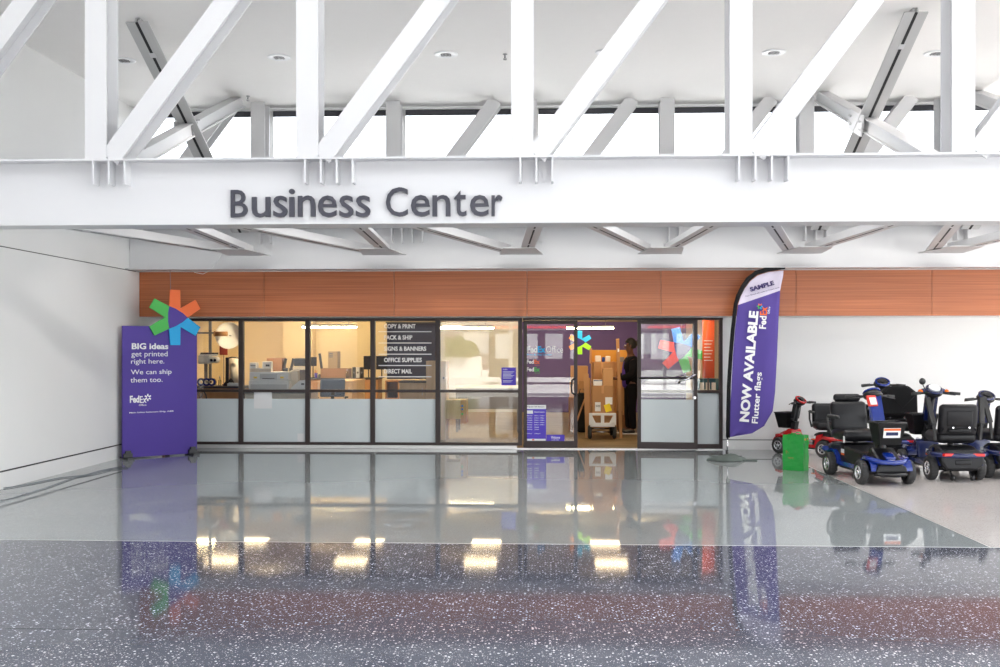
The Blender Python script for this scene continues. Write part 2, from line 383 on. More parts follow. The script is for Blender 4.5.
def twin(mb, p0, p1, w, h, gap, up=(0, 0, 1)):
    for sg in (-1, 1):
        mb.bar(p0, p1, (w - gap) / 2, .016, up, (sg * (gap / 2 + (w - gap) / 4), -h / 2 + .008))
        mb.bar(p0, p1, .014, h - .016, up, (sg * (gap / 2 + .007), .008))
    return mb
def crossbrace(xc, label1, label2):
    a = Vector((xc, 10.9 + .02, 5.78)); b = Vector((xc, 15.82, 3.46))
    zc_pt = a.lerp(b, (5.78 - 5.39) / (5.78 - 3.46))
    t = thing('cross_brace', label1, 'steel brace', zc_pt, group=None)
    mb = MB(); twin(mb, zc_pt, b, .26, .12, .026, (0, 0, 1)); bmesh.ops.translate(mb.bm, vec=-zc_pt, verts=mb.bm.verts); mb.build('twin_channel', 'steel_dark', t)
    mb = MB(); mb.bar(zc_pt, b, .034, .012, (0, 0, 1), (0, -.058)); bmesh.ops.translate(mb.bm, vec=-zc_pt, verts=mb.bm.verts); mb.build('slot', 'slot', t)  # solid strip coloured dark for the shade in the channel gap
    for f in (.12, .45, .8):
        c = zc_pt.lerp(b, f); d = (b - zc_pt).normalized()
        mb = MB(); mb.bar(c - d * .04, c + d * .04, .07, .01, (0, 0, 1), (0, -.062)); bmesh.ops.translate(mb.bm, vec=-zc_pt, verts=mb.bm.verts); mb.build('tie_plate', 'steel_grey', t)
    # second member, rising from front bottom to rear top, in two pieces joined at a plate
    p = Vector((xc, 10.45, 3.30)); q = Vector((xc, 15.75, 5.39))
    # crossing point
    d1 = (b - zc_pt); d2 = (q - p)
    # solve in yz
    A = Matrix(((d1.y, -d2.y), (d1.z, -d2.z))); r = A.inverted() @ Vector((p.y - zc_pt.y, p.z - zc_pt.z)); X = zc_pt + d1 * r[0]
    u = d2.normalized()
    t2 = thing('cross_brace', label2, 'steel brace', p)
    for s0, s1 in ((p, X - u * .14), (X + u * .14, q)):
        mb = MB(); 
        mb.bar(s0, s1, .17, .016, (0, 0, 1), (0, -.08)); mb.bar(s0, s1, .17, .016, (0, 0, 1), (0, .08)); mb.bar(s0, s1, .014, .16, (0, 0, 1), (-.04, 0)); mb.bar(s0, s1, .014, .16, (0, 0, 1), (.04, 0))
        bmesh.ops.translate(mb.bm, vec=-p, verts=mb.bm.verts); mb.build('channel', 'steel', t2)
    mb = MB(); mb.bar(X - u * .30, X + u * .30, .02, .26, (0, 0, 1), (-.115, 0))
    for k in (-.25, -.19, .19, .25):
        for h in (-.05, .05): mb.cyl(X + u * k + Vector((-.125, 0, h)), X + u * k + Vector((-.145, 0, h)), .014, n=6)
    bmesh.ops.translate(mb.bm, vec=-p, verts=mb.bm.verts); mb.build('splice_plate', 'steel', t2)
crossbrace(-4.60, 'grey slotted brace sloping down from ceiling near left wall', 'pale bolted brace crossing the slotted one near left wall')
crossbrace(4.10, 'grey slotted brace sloping down from ceiling on the right', 'pale bolted brace crossing the slotted one on the right')
crossbrace(6.30, 'slotted brace from ceiling at the far right edge', 'pale bolted brace at the far right edge')

# lateral bracing below, between the two bottom chords
ZL = 3.13
names = ['leftmost', 'second from left', 'third from left', 'fourth from left', 'fifth from left', 'sixth from left', 'seventh from left', 'eighth from left']
for i, x in enumerate(VX[:7]):
    r = Vector((x - .12, 15.72, ZL)); pos = names[i]
    g = MB(); g.prism([(-.24, -.90), (.22, -.90), (.33, .14), (-.33, .14)], (x - .12, 15.68, ZL - .075), (1, 0, 0), (0, 1, 0), (0, 0, 1), .012)
    tag(g.build('gusset_plate', 'steel_grey'), 'flat grey gusset plate under the rear beam, %s in the row' % pos, 'gusset plate', 'gusset plates along the rear beam')
    for nm, dst, off in (('strut', Vector((x + .20, 10.46, ZL)), .07), ('diagonal', Vector((x - SP + .25, 10.46, ZL)), -.17)):
        if dst.x < XLU + .1:
            k = (XLU + .13 - r.x) / (dst.x - r.x); dst = r.lerp(dst, k)
        a = r + Vector((off, -.03, 0))
        t = thing('lateral_brace', ('%s of the slotted struts running back under the trusses' if nm == 'strut' else '%s of the slanting braces under the trusses between two struts') % pos, 'steel brace', a)
        mb = MB(); twin(mb, a, dst, .19, .12, .02); bmesh.ops.translate(mb.bm, vec=-a, verts=mb.bm.verts); mb.build('twin_channel', 'steel_grey', t)
        mb = MB(); mb.bar(a, dst, .022, .01, (0, 0, 1), (0, -.0565)); bmesh.ops.translate(mb.bm, vec=-a, verts=mb.bm.verts); mb.build('slot', 'slot', t)  # dark strip painted as the shaded gap between the channels
        for f in (.25, .6):
            c = a.lerp(dst, f); d = (dst - a).normalized()
            mb = MB(); mb.bar(c - d * .06, c + d * .06, .06, .01, (0, 0, 1), (0, -.058)); bmesh.ops.translate(mb.bm, vec=-a, verts=mb.bm.verts); mb.build('tie_plate', 'steel_grey', t)

# ------------------------------------------------------------------ big lettering
t = thing('wall_sign', 'large charcoal letters reading Business Center on the white beam', 'sign', (PX(367, YF), YF - .03, PZ(367, 217, YF)))
spec = [('B', 231, 247.5, 190, 217.5), ('u', 252, 270.5, 197, 217.5), ('s', 273.5, 287.5, 195.8, 217.5), ('i', 289, 295, 189, 217), ('n', 298, 315.5, 195.5, 217), ('e', 318, 337, 195.5, 217.5), ('s', 339.5, 353.5, 195.5, 217.5), ('s', 356, 370.5, 195.5, 217.5),
        ('C', 386, 408, 187.3, 216.8), ('e', 411, 430, 195, 216.8), ('n', 432.5, 450.5, 195, 216.5), ('t', 454, 466.5, 190.5, 216.5), ('e', 470, 489, 195, 216.5), ('r', 491.5, 502.5, 195, 216.3)]
for ch, a, b, y0, y1 in spec:
    A = P(a, y1, YF - .03); B = P(b, y0, YF - .03); mb = MB()
    add_text(mb, ch, A, (1, 0, 0), (0, 0, 1), B.x - A.x, B.z - A.z, .03, bold=.006)
    bmesh.ops.translate(mb.bm, vec=-t.location, verts=mb.bm.verts); mb.build('letter', 'letter', t)

# ------------------------------------------------------------------ ceiling fittings
for i, (px, py, lab) in enumerate([(124, 60, 'recessed ceiling downlight partly behind the leftmost post'), (279, 57, 'round recessed downlight left of the second post'), (446, 54, 'round recessed downlight beside the second diagonal'),
                  (607, 52, 'round recessed downlight beside the third diagonal'), (774, 52, 'round recessed downlight right of the fourth post'), (936, 53, 'recessed ceiling downlight partly behind the right post')]):
    Y = (ZC - EYE) * F / (HZ - py); Y = Y * P(px, HZ, 1.).y; u = (px - CX) / F; Y = (ZC - EYE) * F / (HZ - py) * (math.cos(TH) + u * math.sin(TH))
    c = P(px, py, Y)
    t = thing('downlight', lab, 'ceiling light', (c.x, c.y, ZC), group='downlights in the ceiling')
    mb = MB(); mb.lathe([(.08, 0), (.15, 0), (.15, -.008), (.14, -.014), (.08, -.012), (.08, 0)], (0, 0, 0)); mb.build('trim_ring', 'white', t)
    mb = MB(); mb.lathe([(.0, -.001), (.095, -.001), (.094, -.006), (0, -.003)], (0, 0, 0)); mb.build('reflector', mat('downlight_reflector', (.4, .4, .42), .3, emis=(1, .98, .95), estr=.35) if i == 0 else bpy.data.materials['downlight_reflector'], t)
    mb = MB()
    for k in (-.045, 0, .045): mb.box((k, 0, -.010), (.012, .13, .012)); mb.box((0, k, -.010), (.13, .012, .012))
    mb.build('grille', 'greyplastic', t)
def down(x, y, z=ZC - .03, e=150.):
    l = bpy.data.lights.new('downlight_lamp', 'SPOT'); l.energy = e; l.spot_size = math.radians(125); l.spot_blend = .8; l.shadow_soft_size = .06; l.color = (1, .97, .93)
    o = bpy.data.objects.new('downlight_lamp', l); C.objects.link(o); o.location = (x, y, z)
for o in [o for o in bpy.data.objects if o.name.startswith('downlight') and o.type == 'EMPTY']: (down(o.location.x, o.location.y, e=175.) if o.location.x > -4 else None)
for x in (7.4, 9.5, 11.6): down(x, 13.6)
for px, py, lab in ((505, 54, 'small sprinkler head left of the third post'), (248, 96, 'small sprinkler head by the second rear post')):
    u = (px - CX) / F; Y = (ZC - EYE) * F / (HZ - py) * (math.cos(TH) + u * math.sin(TH)); c = P(px, py, Y)
    mb = MB(); mb.cyl((0, 0, 0), (0, 0, -.006), .03); mb.cyl((0, 0, -.006), (0, 0, -.05), .01); mb.cyl((0, 0, -.05), (0, 0, -.075), .006); mb.cyl((0, 0, -.07), (0, 0, -.075), .022); mb.bar((-.018, 0, -.05), (-.018, 0, -.075), .005, .005, (0, 1, 0)); mb.bar((.018, 0, -.05), (.018, 0, -.075), .005, .005, (0, 1, 0))
    tag(mb.build('sprinkler_head', 'greyplastic', None, (c.x, c.y, ZC)), lab, 'sprinkler')

# ------------------------------------------------------------------ storefront
FW = .10   # frame depth
mull = [PX(p, YS) for p in (168, 241.5, 308, 373, 438, 520.5)]
ZR = PZ(400, 391, YS); ZFR = PZ(400, 399, YS); ZSL = .055
def bx(mb, x0, x1, z0, z1, y0=YS - FW / 2, y1=YS + FW / 2): return mb.span((x0, y0, z0), (x1, y1, z1), bev=.004)
W2 = .038
panes = []
for i in range(5):
    a, b = mull[i], mull[i + 1]
    mb = MB()
    bx(mb, a - W2, a + W2, ZSL, ZS)
    if i == 4: bx(mb, b - W2, b + W2 - .01, ZSL, ZS)
    bx(mb, a + W2, b - W2, ZS - .045, ZS); bx(mb, a + W2, b - W2, ZSL, ZSL + .045); bx(mb, a + W2, b - W2, ZR - .022, ZR + .022)
    w = struct('window_%d' % (i + 1), mb, 'bronze')
    g = MB(); g.span((a + W2, YS - .004, ZR + .022), (b - W2, YS + .004, ZS - .045)); g.span((a + W2, YS - .004, ZSL + .045), (b - W2, YS + .004, ZR - .022))
    g.build('window_pane', 'glass', w)
    if i < 4:
        g = MB(); g.span((a + W2, YS - .008, ZSL + .045), (b - W2, YS - .006, ZFR)); g.build('frosted_film', 'frost', w)
# aluminium sill
mb = MB(); mb.span((XL, YS - .09, 0), (PX(517, YS), YS + .06, .055), bev=.004); struct('trim_5', mb, 'alu')
mb = MB(); mb.span((PX(517, YS), YS - .06, 0), (XJ, YS + .06, .016)); struct('trim_6', mb, 'alu')
# doors
dz0, dz1 = .02, ZS - .04
def door_leaf(name, w, hinge, ang, frosted, plabel, mir):
    """leaf along +x from the hinge, rotated by ang about z"""
    st = .058; h = dz1 - dz0
    mb = MB(); sx = lambda a, b, z0, z1: mb.span((min(a, b), -.024, z0), (max(a, b), .024, z1), bev=.003)
    sx(0, st, 0, h); sx(w - st, w, 0, h); sx(st, w - st, h - .06, h); sx(st, w - st, 0, .11)
    d = struct(name, mb, 'bronze'); d.location = (hinge[0], hinge[1], dz0); d.rotation_euler = (0, 0, ang)
    g = MB(); g.span((st, -.004, .11), (w - st, .004, h - .06)); g.build('door_pane', 'glass', d)
    if frosted:
        g = MB(); g.span((st, -.008, .11), (w - st, -.006, .80)); g.build('frosted_film', 'frost', d)
    return d, st, h
xd0 = PX(523.5, YS); xd1 = PX(577.5, YS); xd2 = PX(637.5, YS)
d1, st, h = door_leaf('door_1', xd1 - xd0, (xd0, YS, 0), 0, False, '', 1)
# pull handle on door 1
def pull(parent, x, ys, z0=.86, z1=1.14):
    mb = MB(); pts = [(x, ys * .024, z0), (x, ys * .07, z0 + .01), (x - .0, ys * .085, z0 + .05), (x, ys * .085, z1 - .05), (x, ys * .07, z1 - .01), (x, ys * .024, z1)]
    mb.tube(pts, .013, 10); return mb.build('door_handle', 'black', parent)
wd = xd1 - xd0
mb = MB()
for sgn in (-1, 1):
    mb.tube([(wd - .035, sgn * .024, .86), (wd - .09, sgn * .07, .90), (wd - .10, sgn * .075, 1.0), (wd - .09, sgn * .07, 1.10), (wd - .035, sgn * .024, 1.14)], .014, 10)
mb.build('door_handle', 'black', d1)
# header and jamb posts
mb = MB(); bx(mb, xd0 - .005, XJ, ZS - .035, ZS); bx(mb, xd2, xd2 + .05, 0.016, ZS - .035); struct('door_frame_1', mb, 'bronze')
wd2 = .96
ang = -math.radians(5.5)
d2, st, h = door_leaf('door_2', wd2, (xd2 - .01, YS - .10, 0), ang, True, '', -1)
mb = MB(); mb.tube([(.03, -.024, 1.14), (.03, -.06, 1.14), (wd2 - .03, -.06, 1.14), (wd2 - .03, -.024, 1.14)], .014, 10); mb.build('push_bar', 'black', d2)
mb = MB(); mb.tube([(wd2 - .30, -.03, 1.07), (wd2 - .26, -.09, 1.11), (wd2 - .16, -.09, 1.13), (wd2 - .06, -.07, 1.20), (wd2 - .02, -.024, 1.20)], .017, 10); mb.tube([(wd2 - .30, -.03, 1.15), (wd2 - .2, -.07, 1.18), (wd2 - .05, -.03, 1.13)], .013, 8); mb.build('door_handle', 'chrome', d2)
mb = MB(); mb.cyl((wd2 - .045, -.024, .83), (wd2 - .045, -.04, .83), .022); mb.build('lock_cylinder', 'chrome', d2)
# sidelight right of the doors
a, b = PX(694.5, YS), PX(721, YS)
mb = MB(); bx(mb, a - .03, a + .03, .016, ZS - .035); bx(mb, b - .035, b + .02, .016, ZS - .035); bx(mb, a + .03, b - .035, ZR - .022, ZR + .022); bx(mb, a + .03, b - .035, .016, .09)
w = struct('window_6', mb, 'bronze')
g = MB(); g.span((a + .03, YS - .004, ZR + .022), (b - .035, YS + .004, ZS - .035)); g.span((a + .03, YS - .004, .09), (b - .035, YS + .004, ZR - .022)); g.build('window_pane', 'glass', w)
g = MB(); g.span((a + .03, YS - .008, .09), (b - .035, YS - .006, ZFR + .1)); g.build('frosted_film', 'frost', w)
a0 = PX(637.5, YS) + .05; b0 = a - .03
mb = MB(); bx(mb, a0, b0, ZR - .022, ZR + .022); bx(mb, a0, b0, .016, .09)
w = struct('window_7', mb, 'bronze')
g = MB(); g.span((a0, YS - .004, ZR + .022), (b0, YS + .004, ZS - .035)); g.span((a0, YS - .004, .09), (b0, YS + .004, ZR - .022)); g.build('window_pane', 'glass', w)

# ---- lettering and notices on the glass
YG = YS - .012
t = thing('window_lettering', 'white vinyl list of services from Copy & Print to Direct Mail on the glass', 'sign', (PX(379, YG), YG, PZ(379, 377, YG)))
o0 = t.location.copy()
mb = MB()
for y in (320.4, 331.7, 343, 354.2, 365.5, 376.8):
    mb.span(P(378.5, y + .45, YG) - Vector((0, .001, 0)), P(431.5, y - .45, YG) + Vector((0, .001, 0)))
bmesh.ops.translate(mb.bm, vec=-o0, verts=mb.bm.verts); mb.build('ruled_lines', 'vwhite', t)
for s, y0, y1, xe in (('COPY & PRINT', 324, 328.5, 415.6), ('PACK & SHIP', 335.2, 339.7, 412.4), ('SIGNS & BANNERS', 346.4, 350.9, 426.2), ('OFFICE SUPPLIES', 357.7, 362.2, 421.8), ('DIRECT MAIL', 369, 373.5, 412)):
    A = P(384, y1, YG); B = P(xe, y0, YG); mb = MB(); add_text(mb, s, A, (1, 0, 0), (0, 0, 1), B.x - A.x, B.z - A.z, .002, bold=.03)
    bmesh.ops.translate(mb.bm, vec=-o0, verts=mb.bm.verts); mb.build('text_line', 'vwhite', t)
def board(name, x0, x1, y0, y1, Y, th, m, label, cat, group=None):
    A = P(x0, y1, Y); B = P(x1, y0, Y); t = thing(name, label, cat, A, group=group)
    mb = MB(); mb.span((0, 0, 0), (B.x - A.x, th, B.z - A.z)); mb.build('panel', m, t); return t, B.x - A.x, B.z - A.z
def bt(t, s, x, z, w, h, m='vwhite', bold=.02, name='text_line', y=-.002):
    mb = MB(); add_text(mb, s, (x, y, z), (1, 0, 0), (0, 0, 1), w, h, .0015, bold=bold); return mb.build(name, m, t)
t, w, h = board('paper_notice', 501.5, 516, 367.5, 385.3, YG, .002, 'purple2', 'small purple notice with white lines on the window left of the doors', 'notice')
bt(t, 'FedEx', w * .12, h * .86, w * .3, h * .06)
mb = MB()
for k in range(9): 
    if k != 6: mb.span((w * .1, -.0025, h * (.75 - .072 * k)), (w * (.88 - .1 * (k % 3)), -.0005, h * (.75 - .072 * k) + .007))
mb.build('printed_lines', 'vwhite', t)
YD1 = YS - .008
t, w, h = board('hours_sign', 526, 546, 405, 441.5, YD1, .002, 'purple2', 'purple store hours sheet with white header at the foot of the closed door', 'notice')
mb = MB(); mb.span((0, -.0015, h * .89), (w, -.0005, h)); mb.span((w * .05, -.002, h * .76), (w * .35, -.0005, h * .85)); mb.span((w * .02, -.002, .012), (w * .98, -.0005, .045)); mb.build('white_panel', 'vwhite', t)
bt(t, 'Open 24 hours', w * .05, h * .925, w * .88, h * .045, 'navy', .02, y=-.003)
bt(t, 'Store hours', w * .42, h * .79, w * .5, h * .04)
for k, (d, hh) in enumerate((('Monday', '8:00am - 6:00pm'), ('Tuesday', '8:00am - 6:00pm'), ('Wednesday', '8:00am - 6:00pm'), ('Thursday', '8:00am - 6:00pm'), ('Friday', '8:00am - 6:00pm'), ('Saturday', 'Closed'), ('Sunday', 'Closed'))):
    bt(t, d, w * .05, h * (.69 - .062 * k), w * .27, h * .03); bt(t, hh, w * .42, h * (.69 - .062 * k), w * (.5 if k < 5 else .22), h * .03)
bt(t, 'Pickup', w * .05, h * .20, w * .25, h * .03); bt(t, '5:00pm', w * .42, h * .20, w * .3, h * .03)
mb = MB(); mb.span((w * .3, -.003, .018), (w * .42, -.0005, .04)); mb.build('orange_mark', 'orange', t)
t, w, h = board('door_sticker', 546.4, 564.5, 434.8, 441.3, YD1, .002, 'purple2', 'wide low purple sticker beside the store hours sheet', 'sticker')
bt(t, 'Welcome', w * .25, h * .4, w * .5, h * .4); bt(t, 'push here', w * .3, h * .12, w * .4, h * .18)
# door logos
def logo(name, label, x0, x1, y0, y1, Y, split, cA, cB, extra=None):
    A = P(x0, y1, Y); B = P(x1, y0, Y); W = B.x - A.x; H = B.z - A.z
    t = thing(name, label, 'sign', A)
    mb = MB(); add_text(mb, 'Fed', (0, 0, 0), (1, 0, 0), (0, 0, 1), W * split, H, .002, bold=.04); mb.build('logo_letters', cA, t)
    mb = MB(); add_text(mb, 'Ex', (W * (split + .02), 0, 0), (1, 0, 0), (0, 0, 1), W * (.98 - split), H, .002, bold=.04); mb.build('logo_letters', cB, t)
    return t, W, H
t, W, H = logo('door_lettering', 'large white and blue logo lettering across the closed door glass', 527, 545.5, 346.2, 352.6, YD1, .56, 'vwhite', 'cyan')
mb = MB(); A = P(546, 352.6, YD1); B = P(563, 346.2, YD1); add_text(mb, 'Office', (A.x - t.location.x, 0, 0), (1, 0, 0), (0, 0, 1), B.x - A.x, H, .002, bold=-.004); mb.build('logo_letters', 'vwhite', t)
mb = MB(); add_text(mb, 'Print & Ship Center', (0, 0, -.055), (1, 0, 0), (0, 0, 1), W * 1.35, .035, .002, bold=.01); mb.build('text_line', 'cyan', t)
t, W, H = logo('door_lettering', 'small white and orange logo lettering on the door below the large one', 526.5, 539.8, 359.6, 363.8, YD1, .56, 'vwhite', 'orange')
mb = MB(); add_text(mb, 'Express', (W * .62, 0, -.03), (1, 0, 0), (0, 0, 1), W * .38, .016, .002); mb.build('text_line', 'orange', t)
t, W, H = logo('door_lettering', 'small white and green logo lettering on the door, lowest of three', 526.5, 539.8, 367.3, 371.5, YD1, .56, 'vwhite', 'green')
mb = MB(); add_text(mb, 'Ground', (W * .62, 0, -.03), (1, 0, 0), (0, 0, 1), W * .38, .016, .002); mb.build('text_line', 'green', t)
for a_, b_, y0_, y1_, lab in ((254, 272, 390, 408.5, 'white paper sheet taped behind the frosted pane under the printer'), (297.5, 304.5, 433.5, 444, 'small white card in the bottom corner of the frosted pane')):
    A = P(a_, y1_, YG); B = P(b_, y0_, YG); mb = MB(); mb.span((A.x, YG - .002, max(A.z, .105)), (B.x, YG + .001, B.z)); tag(mb.build('paper_sheet', 'paper'), lab, 'paper')

# ------------------------------------------------------------------ shop shell
XSL, XSR = -8.2, 3.55; ZSC = 2.32
mb = MB(); mb.span((XSL, YS + .25, ZSC), (XSR + 1.8, YSB, ZSC + .1)); struct('ceiling_shop', mb, 'shopceil')
XPU = PX(519, YSB)
mb = MB(); mb.span((XSL, YSB, 0), (PX(437, YSB), YSB + .15, ZSC + .1)); struct('wall_shop_back', mb, 'beige')
mb = MB(); mb.span((PX(437, YSB), YSB - .01, 0), (XPU, YSB + .15, ZSC + .1)); struct('wall_shop_middle', mb, 'steel_dark')
mb = MB(); mb.span((XPU, YSB - .02, 0), (XSR + 1.8, YSB + .15, ZSC + .1)); struct('wall_shop_purple', mb, 'shoppurple')
mb = MB(); mb.span((XSL - .15, YS, 0), (XSL, YSB, ZSC + .1)); mb.span((XSL, YS + .06, 0), (XL - .26, YS + .2, ZSC)); struct('wall_shop_left', mb, 'beige')
mb = MB(); mb.span((XSR + .1, YS + .26, 0), (XSR + .25, YSB - .02, ZSC)); struct('wall_shop_right', mb, 'shopwhite')
# slatted wall strip
mb = MB(); A = PX(281.5, 26.4); B = PX(311, 26.4)
mb.span((A, 26.55, 0), (B, YSB, ZSC)); 
for k in range(22): mb.span((A, 26.53, .1 + k * .1), (B, 26.55, .18 + k * .1))
struct('wall_slat_panel', mb, 'beige')
# troffers
k = 0
for r, Y in enumerate((19.3, 21.3)):
    for c, X in enumerate((-5.95, -3.55, -1.15, 1.25)):
        t = thing('ceiling_light', '%s warm square ceiling panel light in the %s row inside the shop' % (('leftmost', 'second', 'third', 'rightmost')[c], ('front', 'back')[r]), 'ceiling light', (X, Y, ZSC), group='square panel lights in the shop')
        mb = MB(); 
        for sg in (-1, 1): mb.box((sg * .31, 0, -.012), (.03, .65, .024)); mb.box((0, sg * .31, -.012), (.59, .03, .024))
        mb.build('frame', 'white', t); mb = MB(); mb.box((0, 0, -.010), (.59, .59, .012)); mb.build('diffuser', 'lamp_warm', t)
for px0, px1, y, Y, lab in ((302, 357, 327, 25.2, 'long warm fluorescent strip light above the desk on the left'), (437, 494, 328, 25.2, 'long warm fluorescent strip light seen through the wide pane'), (566, 614, 328, 24.8, 'long warm fluorescent strip light above the doorway'), (197, 240, 318, 21, 'fluorescent strip light over the left window bench')):
    A = P(px0, y, Y); B = P(px1, y, Y); t = thing('strip_light', lab, 'ceiling light', (A.x, Y, A.z), group='strip lights hanging in the shop')
    L = B.x - A.x
    mb = MB(); mb.span((0, -.06, 0.02), (L, .06, .06), bev=.006); mb.cyl((.2, 0, .06), (.2, 0, ZSC - A.z), .006); mb.cyl((L - .2, 0, .06), (L - .2, 0, ZSC - A.z), .006); mb.build('housing', 'greyplastic', t)
    mb = MB(); mb.cyl((.01, 0, -.005), (L - .01, 0, -.005), .02, n=10); mb.build('tube', 'lamp_tube', t)
for x, y in ((-6.5, 24.2), (-4.6, 25.2), (-4.4, 20.4), (-2.2, 25), (.2, 25), (2.2, 24), (-6.4, 19.6), (.9, 17.62), (2.35, 17.62), (-4.9, 18.2), (-1.3, 19.5)):
    l = bpy.data.lights.new('shop_fill', 'SPOT'); l.energy = 40 if y < 18 else 75; l.spot_size = math.radians(150); l.spot_blend = .6; l.shadow_soft_size = .05; l.color = (1, .80, .52)  # added spots without fittings, brighten the shop walls and hanging stars
    o = bpy.data.objects.new('shop_fill', l); C.objects.link(o); o.location = (x, y, ZSC - .12); o.rotation_euler = (math.radians(62), 0, 0)

# ------------------------------------------------------------------ helpers for contents
def item(name, label, cat, x0, x1, y0, y1, Y, group=None, zb=None):
    """empty at the lower-left-front corner of the thing seen in that pixel box at depth Y; returns (empty, width, height)"""
    A = P(x0, y1, Y); B = P(x1, y0, Y)
    if zb is not None: A.z = zb
    return thing(name, label, cat, A, group=group), B.x - A.x, B.z - A.z
def part(t, name, m, fn):
    mb = MB(); fn(mb); return mb.build(name, m, t)
def carton(label, x0, x1, y0, y1, Y, dep, m='card', tape=True, zb=None, rz=0, group=None):
    t, w, h = item('cardboard_box', label, 'box', x0, x1, y0, y1, Y, group, zb); t.rotation_euler.z = rz
    part(t, 'carton', m, lambda b: b.span((0, 0, 0), (w, dep, h), bev=.006))
    if tape: part(t, 'tape', 'card2', lambda b: (b.span((w * .44, -.001, h * .8), (w * .56, .001, h)), b.span((w * .44, 0, h - .001), (w * .56, dep, h + .001))))
    return t, w, h
def star(parent, c, R, right, up, th, cols, mid, rot=0., lift=.004):
    right = Vector(right).normalized(); up = Vector(up).normalized(); n = -right.cross(up)
    pt = lambda a, r: (r * math.cos(math.radians(a + rot)), r * math.sin(math.radians(a + rot)))
    for k, col in enumerate(cols):
        a0 = 120 - 120 * k
        poly = [pt(a0, .46 * R), pt(a0 - 30 + 10.5, R), pt(a0 - 30 - 10.5, R), pt(a0 - 60, .38 * R), pt(a0 - 90 + 10.5, R), pt(a0 - 90 - 10.5, R), pt(a0 - 120, .46 * R), (0, 0)]
        mb = MB(); mb.prism(poly, c, right, up, n, th); mb.build('arm_pair', col, parent)
    mb = MB(); poly = []
    for k in range(3):
        poly.append(pt(120 - 120 * k, .46 * R)); poly.append(pt(90 - 120 * k, .315 * R)); poly.append(pt(60 - 120 * k, .27 * R)); poly.append(pt(30 - 120 * k, .315 * R))
    mb.prism(poly, Vector(c) - n * lift, right, up, n, th * .9); mb.build('center_triangle', mid, parent)

# ------------------------------------------------------------------ purple panel
A = Vector((-6.22, 15.30, 0)); Bp = Vector((-5.37, 16.10, 0)); dr = (Bp - A).normalized(); Lp = (Bp - A).length; up = Vector((0, 0, 1)); nf = dr.cross(up)
def PV(px, py):
    u = (px - CX) / F; r = Vector((u * math.cos(TH) - math.sin(TH), math.cos(TH) + u * math.sin(TH), (HZ - py) / F))
    t = nf.dot(A) / nf.dot(r); q = r * t; q.z += EYE; return q
t = thing('display_board', 'tall purple advertising board with white text standing by the left wall', 'advertising board', A)
Hp = 1.98
part(t, 'panel', 'purple', lambda b: b.prism([(0, .02), (Lp, .02), (Lp, Hp), (0, Hp)], (0, 0, 0), dr, up, -nf, .03))
for s in (.07, Lp - .08):
    def foot(b, s=s):
        c = dr * s
        b.bar(c - nf * .16, c + nf * .16, .10, .03, off=(0, .015)); b.bar(c - nf * .05, c + nf * .05, .13, .07, off=(0, .05)); b.bar(c + nf * .02, c + nf * .05, .08, .05, off=(0, .10))
    part(t, 'foot', 'black', foot)
def ptxt(s, x0, x1, y0, y1, bold, name='text_line'):
    q = PV(x0, y1) + nf * .002; r = PV(x1, y0); mb = MB()
    add_text(mb, s, q - A, dr, up, (r - q).dot(dr), r.z - q.z, .002, bold=bold); return mb.build(name, 'vwhite', t)
ptxt('BIG ideas', 131.7, 168.3, 343.2, 349.3, .03); ptxt('get printed', 131.3, 167.5, 351.2, 358.2, .0); ptxt('right here.', 131, 164.3, 358.8, 365.3, .0)
ptxt('We can ship', 130.8, 171.5, 369.2, 376, .0); ptxt('them too.', 130.4, 162.5, 377, 382.6, .0)
ptxt('Fed', 129.8, 139.3, 395.5, 403, .04, 'logo_letters'); ptxt('Ex', 139.8, 146.5, 396, 403, .01, 'logo_letters'); ptxt('Office', 138.8, 146.3, 404, 406, .0); ptxt('Main lobby between Bldg. A&B', 129.2, 173.5, 410.3, 413.8, .012)
stc = PV(147.8, 397.5) - A + nf * .002
star(t, stc, .055, dr, up, .002, ['vwhite', 'vwhite', 'vwhite'], 'purple', 0)
# star cut-out fixed on top, a thing held by the board and a wire
sc_ = PV(174.5, 317.5) + nf * .035
st_ = thing('star_cutout', 'six-armed orange, blue and green star fixed to the top of the purple board', 'decoration', sc_)
star(st_, Vector((0, 0, 0)), .43, dr, up, .025, ['orange', 'cyan', 'green'], 'purple', 0, .003)
mb = MB(); q = PV(170, 292) + nf * .02; mb.tube([q, Vector((q.x, q.y - .02, 2.84))], .004, 6); tag(mb.build('hanging_wire', 'greyplastic'), 'thin wire rising from the star on the purple board to the truss', 'wire')
mb = MB(); pts = [P(226, 247, 15.6)] + [P(x, y, 15.9) for x, y in ((218, 260), (211, 270), (203, 274), (195, 272.5), (190, 268))]; mb.tube(pts, .004, 6); tag(mb.build('loose_wire', 'white'), 'loose curl of thin white wire hanging below the truss at left', 'wire')
# floor cables
for pts, lab in (([(-20, 491.5), (10, 488), (30, 484.5), (60, 478.5), (85, 475.8), (100, 471.5), (122, 467)], 'grey cable on the floor nearest the left wall'), ([(-20, 506), (12, 499), (45, 489), (75, 478), (92, 475), (110, 470.5), (128, 468)], 'grey cable on the floor crossing the other from the front left')):
    mb = MB(); q = []
    for px, py in pts:
        u = (px - CX) / F; tt = EYE * F / (py - HZ); q.append((tt * (u * math.cos(TH) - math.sin(TH)), tt * (math.cos(TH) + u * math.sin(TH)), .009))
    mb.tube(q, .006, 6); tag(mb.build('floor_cable', 'cable'), lab, 'cable')

